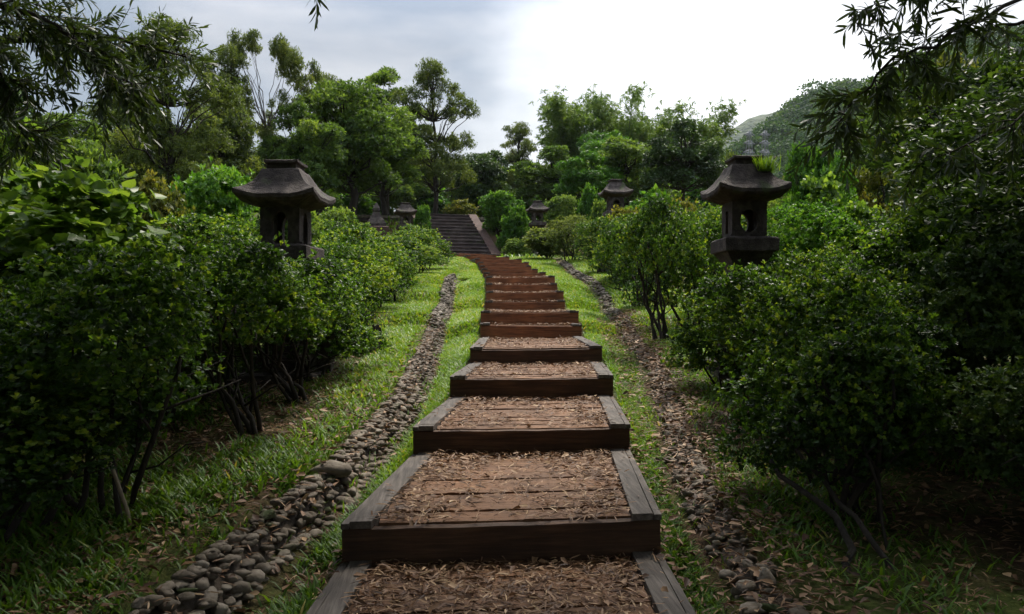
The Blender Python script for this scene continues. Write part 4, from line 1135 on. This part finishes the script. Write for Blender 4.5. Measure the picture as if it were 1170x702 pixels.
gz = lambda x, y: float(ground_z(x, y))
acacia('acacia at the upper left with long thin leaves hanging from dark forking branches', (-5.6, 5.6, gz(-5.6, 5.6)),
       [(-5.6, 5.6, gz(-5.6, 5.6) - .3), (-5.5, 5.6, 1.5), (-5.1, 5.5, 3.0), (-4.4, 5.4, 4.3), (-3.4, 5.4, 5.4)],
       [([(-5.2, 5.5, 2.8), (-4.5, 5.3, 3.35), (-3.7, 5.2, 3.55), (-3.0, 5.3, 3.3), (-2.55, 5.4, 2.95)], .045, 120, .5, .12, 26),
        ([(-5.4, 5.6, 2.0), (-4.7, 5.2, 2.75), (-4.0, 5.0, 3.15), (-3.4, 4.9, 3.05), (-3.0, 5.0, 2.85)], .04, 110, .45, .1, 26),
        ([(-5.0, 5.5, 3.2), (-4.2, 6.2, 3.5), (-3.5, 6.6, 3.7), (-2.8, 6.9, 3.6)], .045, 120, .5, .15, 26),
        ([(-4.4, 5.4, 4.3), (-3.4, 4.8, 4.2), (-2.2, 4.3, 3.85), (-1.3, 4.1, 3.42), (-.95, 4.05, 3.20)], .03, 22, .30, .5, 20),
        ([(-5.3, 5.6, 2.4), (-4.6, 5.9, 2.6), (-4.2, 6.2, 2.9), (-3.7, 6.4, 2.85)], .04, 80, .5, .1, 26)],
       [(-3.2, 5.2, 5.7, 1.6, 1.5, .7), (-1.5, 5.2, 6.0, 1.5, 1.5, .7), (.3, 5.4, 6.2, 1.5, 1.5, .7), (-.4, 7.2, 6.9, 1.6, 1.4, .7), (-4.3, 6.2, 5.6, 1.4, 1.4, .7), (-1.8, 3.2, 5.4, 1.5, 1.4, .7), (-3.6, 3.4, 5.0, 1.4, 1.4, .7)], 71, 'acacias arching over the path')
acacia('acacia at the upper right with drooping sprays of narrow leaves against the white sky', (5.4, 5.4, gz(5.4, 5.4)),
       [(5.4, 5.4, gz(5.4, 5.4) - .3), (5.3, 5.3, 1.8), (4.9, 5.2, 3.3), (4.1, 5.2, 4.6), (3.2, 5.3, 5.6)],
       [([(5.0, 5.2, 3.0), (3.9, 4.8, 3.35), (3.0, 4.5, 3.22), (2.45, 4.35, 2.98), (2.1, 4.3, 2.80), (1.86, 4.3, 2.58), (1.72, 4.3, 2.40)], .018, 46, .36, .40, 20),
        ([(4.6, 5.2, 3.6), (3.6, 4.8, 3.6), (2.7, 4.5, 3.35), (2.1, 4.4, 3.14), (1.85, 4.4, 3.04)], .014, 24, .30, .5, 18),
        ([(5.2, 5.3, 2.5), (4.2, 5.0, 2.9), (3.3, 4.8, 2.7), (2.75, 4.7, 2.45), (2.4, 4.7, 2.30)], .016, 20, .38, .4, 18),
        ([(5.2, 5.3, 2.6), (4.4, 5.4, 3.3), (3.6, 5.4, 3.4), (3.2, 5.4, 3.3)], .035, 20, .45, .2, 18)],
       [(3.2, 5.3, 5.9, 1.6, 1.5, .7), (1.8, 5.2, 6.1, 1.5, 1.5, .7), (2.4, 7.2, 6.7, 1.6, 1.4, .7), (1.2, 7.4, 7.0, 1.5, 1.4, .7), (4.3, 6.4, 5.8, 1.5, 1.4, .7), (2.2, 3.4, 5.4, 1.5, 1.4, .7), (.3, 3.2, 5.6, 1.5, 1.4, .7), (3.7, 3.6, 5.0, 1.4, 1.4, .7)], 72, 'acacias arching over the path')

# ================================================================== hills, pylons
def build_hills():
    rng = np.random.default_rng(5)
    pr = np.array([(700, 210), (780, 196), (830, 168), (850, 158), (875, 143), (900, 124), (925, 104), (950, 100), (975, 96), (1000, 90), (1030, 76), (1060, 62), (1100, 48), (1170, 30), (1300, 20), (1500, 60), (1800, 120)], float)
    Yr = 330.0
    rx = (pr[:, 0] - 585) * Yr / F; rzv = EYE + (351 - pr[:, 1]) * Yr / F - 8
    def hz(x, y):
        top = np.interp(x, rx, rzv)
        f = sstep(105, Yr, y); b = 1 - sstep(Yr, Yr + 160, y) * .8
        return (top + 14) * f * b - 14 + 3 * np.sin(x * .09) * np.sin(y * .07) * f
    xs = np.arange(20, 460, 8.); ys = np.arange(100, 520, 8.)
    X, Y = np.meshgrid(xs, ys); Z = hz(X, Y)
    nx, ny = len(xs), len(ys); i, j = np.meshgrid(np.arange(nx - 1), np.arange(ny - 1)); a = (j * nx + i).ravel()
    q = np.stack([a, a + 1, a + 1 + nx, a + nx], -1).ravel()
    tag(link('hill', np_mesh('hill', np.stack([X, Y, Z], -1).reshape(-1, 3), q, np.arange(0, len(q), 4)), M['soil'], smooth=True), kind='structure')
    # the wood on it: many crowns that read as one mass
    LV = Leaves(); N = 3200
    x = rng.uniform(25, 330, N); y = 108 + (Yr + 14 - 108) * rng.uniform(0, 1, N) ** .7
    ok = (x / y > .17) & (x / y < .8); x, y = x[ok], y[ok]; z = hz(x, y)
    n = len(x); r = rng.uniform(2.2, 6.2, n); K = 130
    d = rand_dirs(rng, n * K); d[:, 2] = np.abs(d[:, 2]) * 1.1 - .25
    c = np.repeat(np.stack([x, y, z + r * .7], -1), K, 0) + d * np.repeat(r, K)[:, None] * rng.uniform(.65, 1.08, (n * K, 1)) * np.array([1, 1, .85])
    tn = np.repeat(np.clip(rng.normal(.45, .26, n), 0, 1), K) + rng.normal(size=n * K) * .06
    LV.add(T_DIAM, c, nrm(rand_dirs(rng, n * K) + d * .4), nrm(d + rand_dirs(rng, n * K) * .6), 1.25, .95, np.clip(tn, 0, 1))
    tag(link('wooded_hillside', LV.mesh('wooded_hillside'), M['wood']), 'wooded hillside of countless green trees rising to the right', 'wood', kind='stuff')
    # farther ridge
    pr2 = np.array([(640, 200), (760, 180), (815, 164), (835, 152), (850, 143), (870, 135), (895, 131), (930, 130), (1000, 140), (1100, 150)], float)
    Y2 = 900.0; x2 = (pr2[:, 0] - 585) * Y2 / F; z2 = EYE + (351 - pr2[:, 1]) * Y2 / F
    xs = np.arange(x2[0], x2[-1], 9.); ys = np.linspace(Y2 - 260, Y2 + 160, 40)
    X, Y = np.meshgrid(xs, ys); Z = (np.interp(X, x2, z2) + 10) * sstep(Y2 - 260, Y2, Y) * (1 - .6 * sstep(Y2, Y2 + 160, Y)) - 10 + rng.uniform(0, 6, X.shape) * sstep(Y2 - 200, Y2, Y)
    nx, ny = len(xs), len(ys); i, j = np.meshgrid(np.arange(nx - 1), np.arange(ny - 1)); a = (j * nx + i).ravel()
    q = np.stack([a, a + 1, a + 1 + nx, a + nx], -1).ravel()
    m = solid_mat('far_hill_wood', [(.3, (.022, .045, .022)), (.7, (.075, .10, .035))], scale=.09, bump=1, bscale=.16, dist=4)
    tag(link('far_hill', np_mesh('far_hill', np.stack([X, Y, Z], -1).reshape(-1, 3), q, np.arange(0, len(q), 4)), m), kind='structure')
build_hills()

def pylon(px, top, Y, label, base_row=215):
    q = P(px, top, Y); b = P(px, base_row, Y); h = q.z - b.z
    t = thing('pylon', label, 'pylon', (b.x, Y, b.z), .3, 1, 'steel pylons below the hill')
    tb = Tubes(); w0, w1 = h * .075, h * .02; n = 6
    def cor(i):
        f = i / n; w = w0 + (w1 - w0) * f
        return [np.array((sx * w, sy * w, h * f)) for sx, sy in ((-1, -1), (1, -1), (1, 1), (-1, 1))]
    for i in range(n):
        a, c = cor(i), cor(i + 1)
        for k in range(4):
            tb.add([a[k], c[k]], [.08, .08], 4); tb.add([a[k], c[(k + 1) % 4]], [.04, .04], 4); tb.add([c[k], c[(k + 1) % 4]], [.04, .04], 4)
    link('tower', tb.mesh('tower'), M['steel'], t)
    for f in (.62, .78, .93):
        tb = Tubes(); l = h * .11
        tb.add([(-l, 0, h * f), (l, 0, h * f)], [.09, .09], 4); tb.add([(-l, 0, h * f), (0, 0, h * f + h * .05)], [.09, .09], 4); tb.add([(l, 0, h * f), (0, 0, h * f + h * .05)], [.09, .09], 4)
        link('cross_arm', tb.mesh('cross_arm'), M['steel'], t)
pylon(856, 150, 150, 'slim grey lattice pylon left of its neighbour, above the right lantern')
pylon(874, 150, 145, 'slim grey lattice pylon right of its neighbour, above the right lantern')
for k, (y0, y1, lb) in enumerate([(137, 105, 'uppermost thin power line rising to the right over the far ridge'), (146, 113, 'middle thin power line rising to the right over the far ridge'), (152, 120, 'lowest thin power line rising to the right over the far ridge')]):
    a, b = P(760, y0 + 22, 300), P(985, y1 - 26, 260); pts = []
    for i in range(15):
        s_ = i / 14; p = a.lerp(b, s_); p.z -= 2.0 * math.sin(math.pi * s_); pts.append(p)
    tb = Tubes(); tb.add(pts, [.05] * 15, 4)
    tag(link('power_line', tb.mesh('power_line'), M['steel']), lb, 'power line', 'power lines')

# ================================================================== small things beside the path
def stump():
    rng = np.random.default_rng(17); q = P(432, 424, 9.6); x, y = q.x - .12, 9.6
    t = thing('tree_stump', 'split dark tree stump with pale splinters under the left hedge', 'stump', (x, y, gz(x, y)))
    bm = bmesh.new(); n = 22; rings = []
    for j, (f, zz) in enumerate(((1.5, -.1), (1.12, .04), (.95, .16), (.9, .26))):
        cur = []
        for i in range(n):
            a = 6.283 * i / n; r = .12 * f * (1 + .16 * math.sin(3 * a + 1) + .09 * math.sin(7 * a) + rng.uniform(-.03, .03))
            cur.append(bm.verts.new((r * math.cos(a) * 1.25, r * math.sin(a), zz + (rng.uniform(-.03, .10) if j == 3 else 0))))
        if rings:
            for i in range(n): bm.faces.new((rings[-1][i], rings[-1][(i + 1) % n], cur[(i + 1) % n], cur[i]))
        rings.append(cur)
    c = bm.verts.new((0, 0, .16))
    for i in range(n): bm.faces.new((rings[-1][i], rings[-1][(i + 1) % n], c))
    bm_obj('trunk_base', bm, M['bark'], t)
    for i in range(5):
        tb = Tubes(); a = -2.2 + i * .35; b0 = np.array((math.cos(a) * .22 - .06, math.sin(a) * .2, .02)); e = b0 + np.array((rng.uniform(-.05, .05), -.03, rng.uniform(.16, .30)))
        tb.add(wob(rng, b0, e, 3, .05), [.022, .02, .015, .004], 6); link('splinter', tb.mesh('splinter'), M['pale_bark'], t)
stump()
def post():
    q = P(795, 410, 8.6); x, y = q.x, 8.6
    t = thing('stone_post', 'short square stone post in the grass at the edge of the right shrubs', 'post', (x, y, gz(x, y)))
    bm = bmesh.new(); sq_loft(bm, [(.062, -.25, 0), (.06, .20, 0), (.058, .27, 0), (.045, .29, 0)], 3); rough_up(bm, .006, 9, 2); bm_obj('shaft', bm, M['lantern'], t)
post()
def cane():
    q = P(152, 655, 4.0); x, y = q.x, 4.0
    t = thing('bamboo_cane', 'broken pale bamboo cane leaning in the grass at lower left', 'cane', (x, y, gz(x, y)), 0, 1)
    tb = Tubes(); tb.add([(0, 0, -.06), (-.03, .0, .09), (-.075, .01, .20), (-.115, .015, .31), (-.12, .016, .325)], [.011, .0105, .010, .0095, .004], 8)
    link('stalk', tb.mesh('stalk'), M['dead'], t)
    t = thing('stick', 'dark short dead stick standing beside the broken bamboo cane', 'stick', (x - .07, y + .03, gz(x - .07, y)), 0, 1)
    tb = Tubes(); tb.add([(0, 0, -.05), (-.02, 0, .1), (-.05, .02, .24)], [.018, .016, .010], 7); link('stalk', tb.mesh('stalk'), M['bark'], t)
cane()
def beam():
    a, b = P(262, 468, 8.2), P(390, 455, 8.2)
    t = thing('old_bench', 'low dark stone bench hidden under the left hedge', 'bench', ((a.x + b.x) / 2, 8.2, gz(-2.4, 8.2)), R(2))
    L = (b.x - a.x)
    bm = bmesh.new(); box(bm, -L / 2, L / 2, -.15, .15, .36, .46, .008, random.Random(2)); bm_obj('seat', bm, M['lantern'], t, bevel=.012)
    for s in (-1, 1):
        bm = bmesh.new(); box(bm, s * L * .36 - .07, s * L * .36 + .07, -.12, .12, -.2, .357, .008, random.Random(3)); bm_obj('leg', bm, M['lantern'], t, bevel=.012)
beam()
def tuft():
    # weeds seeded on the right lantern's roof
    rng = np.random.default_rng(23); LV = Leaves()
    n = 260; c = rng.normal(size=(n, 3)) * np.array([.045, .06, .0])
    a = rng.uniform(0, 6.28, n); d = np.stack([np.cos(a) * .5, np.sin(a) * .5, np.full(n, 1.)], -1)
    LV.add(T_BLADE, c, d, rand_dirs(rng, n), rng.uniform(.08, .19, n), .009, rng.uniform(.5, .9, n))
    o = link('grass_tuft', LV.mesh('grass_tuft'), M['grass']); o.location = lanR.location + Vector((.165, -.175, 2.075))
    tag(o, 'yellow green tuft of weeds growing on the right lantern roof', 'weeds')
tuft()

# ================================================================== grass and fallen leaves on the ground
def scatter_grass():
    rng = np.random.default_rng(90); LV = Leaves()
    def blades(n, x0, x1, y0, y1, L, W, tone, cond, spread=.55):
        """x0, x1 may be functions of y."""
        y = rng.uniform(y0, y1, n); f0 = x0(y) if callable(x0) else np.full(n, x0); f1 = x1(y) if callable(x1) else np.full(n, x1)
        x = f0 + (f1 - f0) * rng.uniform(0, 1, n)
        patch = np.sin(x * 3.1 + y * .7) + np.sin(y * 2.3 - x * 1.9) + np.sin(x * 7.3 + 2) * np.sin(y * 6.1)
        k = patch + rng.normal(size=n) * .9 > cond
        x, y, patch = x[k], y[k], patch[k]; m = len(x)
        z = ground_z(x, y) - .005
        a = rng.uniform(0, 6.28, m); d = np.stack([np.cos(a) * spread, np.sin(a) * spread, rng.uniform(.5, 1.1, m)], -1)
        nn = np.stack([-np.cos(a), -np.sin(a), np.full(m, .5)], -1) + rng.normal(size=(m, 3)) * .2
        tn = np.clip(tone + .05 * patch + rng.normal(size=m) * .13 + .45 * (rng.uniform(size=m) < .035), 0, 1)
        LV.add(T_BLADE, np.stack([x, y, z], -1), d, nrm(nn), L * rng.uniform(.5, 1.25, m), W * rng.uniform(.7, 1.3, m), tn)
    le = lambda y: path_x(y) - .84; re = lambda y: path_x(y) + .84
    gl = lambda y: gl_x(y) + .16; gr = lambda y: gr_x(y) - .16
    # strips between the steps and the gutters
    blades(9000, gl, le, 1.8, 5.5, .10, .011, .40, -.6); blades(9000, re, gr, 1.8, 5.5, .09, .010, .42, -.3)
    blades(26000, gl, le, 5.5, 11, .085, .011, .58, -1.6); blades(20000, re, gr, 5.5, 11, .085, .011, .56, -1.2)
    blades(42000, gl, le, 10, 33, .085, .016, .66, -2.6); blades(48000, re, gr, 10, 33, .085, .016, .64, -2.6)
    # banks behind the gutters
    bl = lambda y: gl_x(y) - .11; br = lambda y: gr_x(y) + .14
    blades(26000, lambda y: gl_x(y) - 2.6, bl, 2.2, 6.5, .11, .012, .38, .55); blades(14000, lambda y: gl_x(y) - 2.0, bl, 6.5, 12, .085, .010, .45, .3)
    blades(36000, lambda y: gl_x(y) - 1.6, bl, 9.5, 24, .09, .015, .66, -2.0); blades(9000, lambda y: gl_x(y) - 5, lambda y: gl_x(y) - 1.8, 6, 34, .12, .02, .5, -.5)
    blades(16000, br, lambda y: gr_x(y) + 2.2, 2.4, 6.5, .10, .011, .38, .6); blades(16000, br, lambda y: gr_x(y) + 1.8, 6.5, 12, .10, .011, .58, -.8)
    blades(36000, br, lambda y: gr_x(y) + 1.6, 11, 30, .09, .015, .66, -2.0); blades(3500, lambda y: gr_x(y) - .12, lambda y: gr_x(y) + .36, 1.8, 20, .09, .011, .48, .4); blades(9000, lambda y: gr_x(y) + 1.8, lambda y: gr_x(y) + 5, 5, 34, .12, .02, .5, -.5)
    blades(26000, lambda y: path_x(y) - 3.2, lambda y: path_x(y) - .8, 19.5, 33.4, .09, .017, .66, -2.6); blades(12000, lambda y: gl_x(y) - .62, bl, 5.5, 24, .085, .012, .62, -1.5); blades(9000, lambda y: gl_x(y) - .8, bl, 2.0, 5.5, .09, .011, .45, -.6)
    blades(2600, lambda y: gl_x(y) - .18, lambda y: gl_x(y) + .2, 2.2, 14, .11, .009, .45, .7)
    blades(5000, -7.5, -2.6, 33, 46, .25, .04, .5, -1); blades(4000, -.4, 6, 31, 46, .25, .04, .5, -1)
    tag(link('grass', LV.mesh('grass'), M['grass']), 'green grass and weeds on both sides of the steps', 'grass', kind='stuff')
    LV = Leaves()
    def lit(n, x0, x1, y0, y1, lift=.012):
        y = rng.uniform(y0, y1, n); f0, f1 = x0(y), x1(y); x = f0 + (f1 - f0) * rng.uniform(0, 1, n)
        add_litter(LV, rng, np.stack([x, y, ground_z(x, y) + lift + rng.uniform(0, .02, n)], -1), 1.0, .22)
    lit(2600, lambda y: gl_x(y) - .05, lambda y: gl_x(y) + .45, 1.8, 13); lit(5200, lambda y: gl_x(y) - 1.9, lambda y: gl_x(y) - .32, 2.5, 12)
    lit(6500, lambda y: gr_x(y) - .42, lambda y: gr_x(y) + .30, 1.8, 14, .05); lit(2600, lambda y: gr_x(y) + .2, lambda y: gr_x(y) + 2.2, 2.4, 9)
    lit(6000, lambda y: gr_x(y) + .2, lambda y: gr_x(y) + 2.6, 2.4, 8); lit(7000, lambda y: gl_x(y) - 1.8, lambda y: gl_x(y) - .2, 2.2, 8)
    lit(1300, lambda y: gl_x(y) - .16, lambda y: gl_x(y) + .06, 2.4, 13, .13); lit(2200, lambda y: gr_x(y) - .06, lambda y: gr_x(y) + .16, 2.2, 14, .10)
    lit(900, lambda y: gl_x(y) + .0, lambda y: gl_x(y) + .35, 13, 22); lit(900, lambda y: gr_x(y) - .35, lambda y: gr_x(y) + .1, 14, 27)
    tag(link('leaf_litter', LV.mesh('ground_litter'), M['litter']), 'brown dry leaves lying on the soil along both cobble gutters', 'leaf litter', kind='stuff')
scatter_grass()

# ================================================================== the moist air over the valley
def haze():
    bm = bmesh.new(); box(bm, -960, 960, -330, 1120, -40, 260)
    bmesh.ops.recalc_face_normals(bm, faces=bm.faces[:])
    m, N, L, out = new_mat('haze')
    v = N.new("ShaderNodeVolumePrincipled"); v.inputs['Color'].default_value = (.80, .90, 1.0, 1); v.inputs['Density'].default_value = .00011; v.inputs['Anisotropy'].default_value = .2
    L.new(v.outputs[0], out.inputs['Volume'])
    tag(bm_obj('haze', bm, m), kind='stuff')
haze()
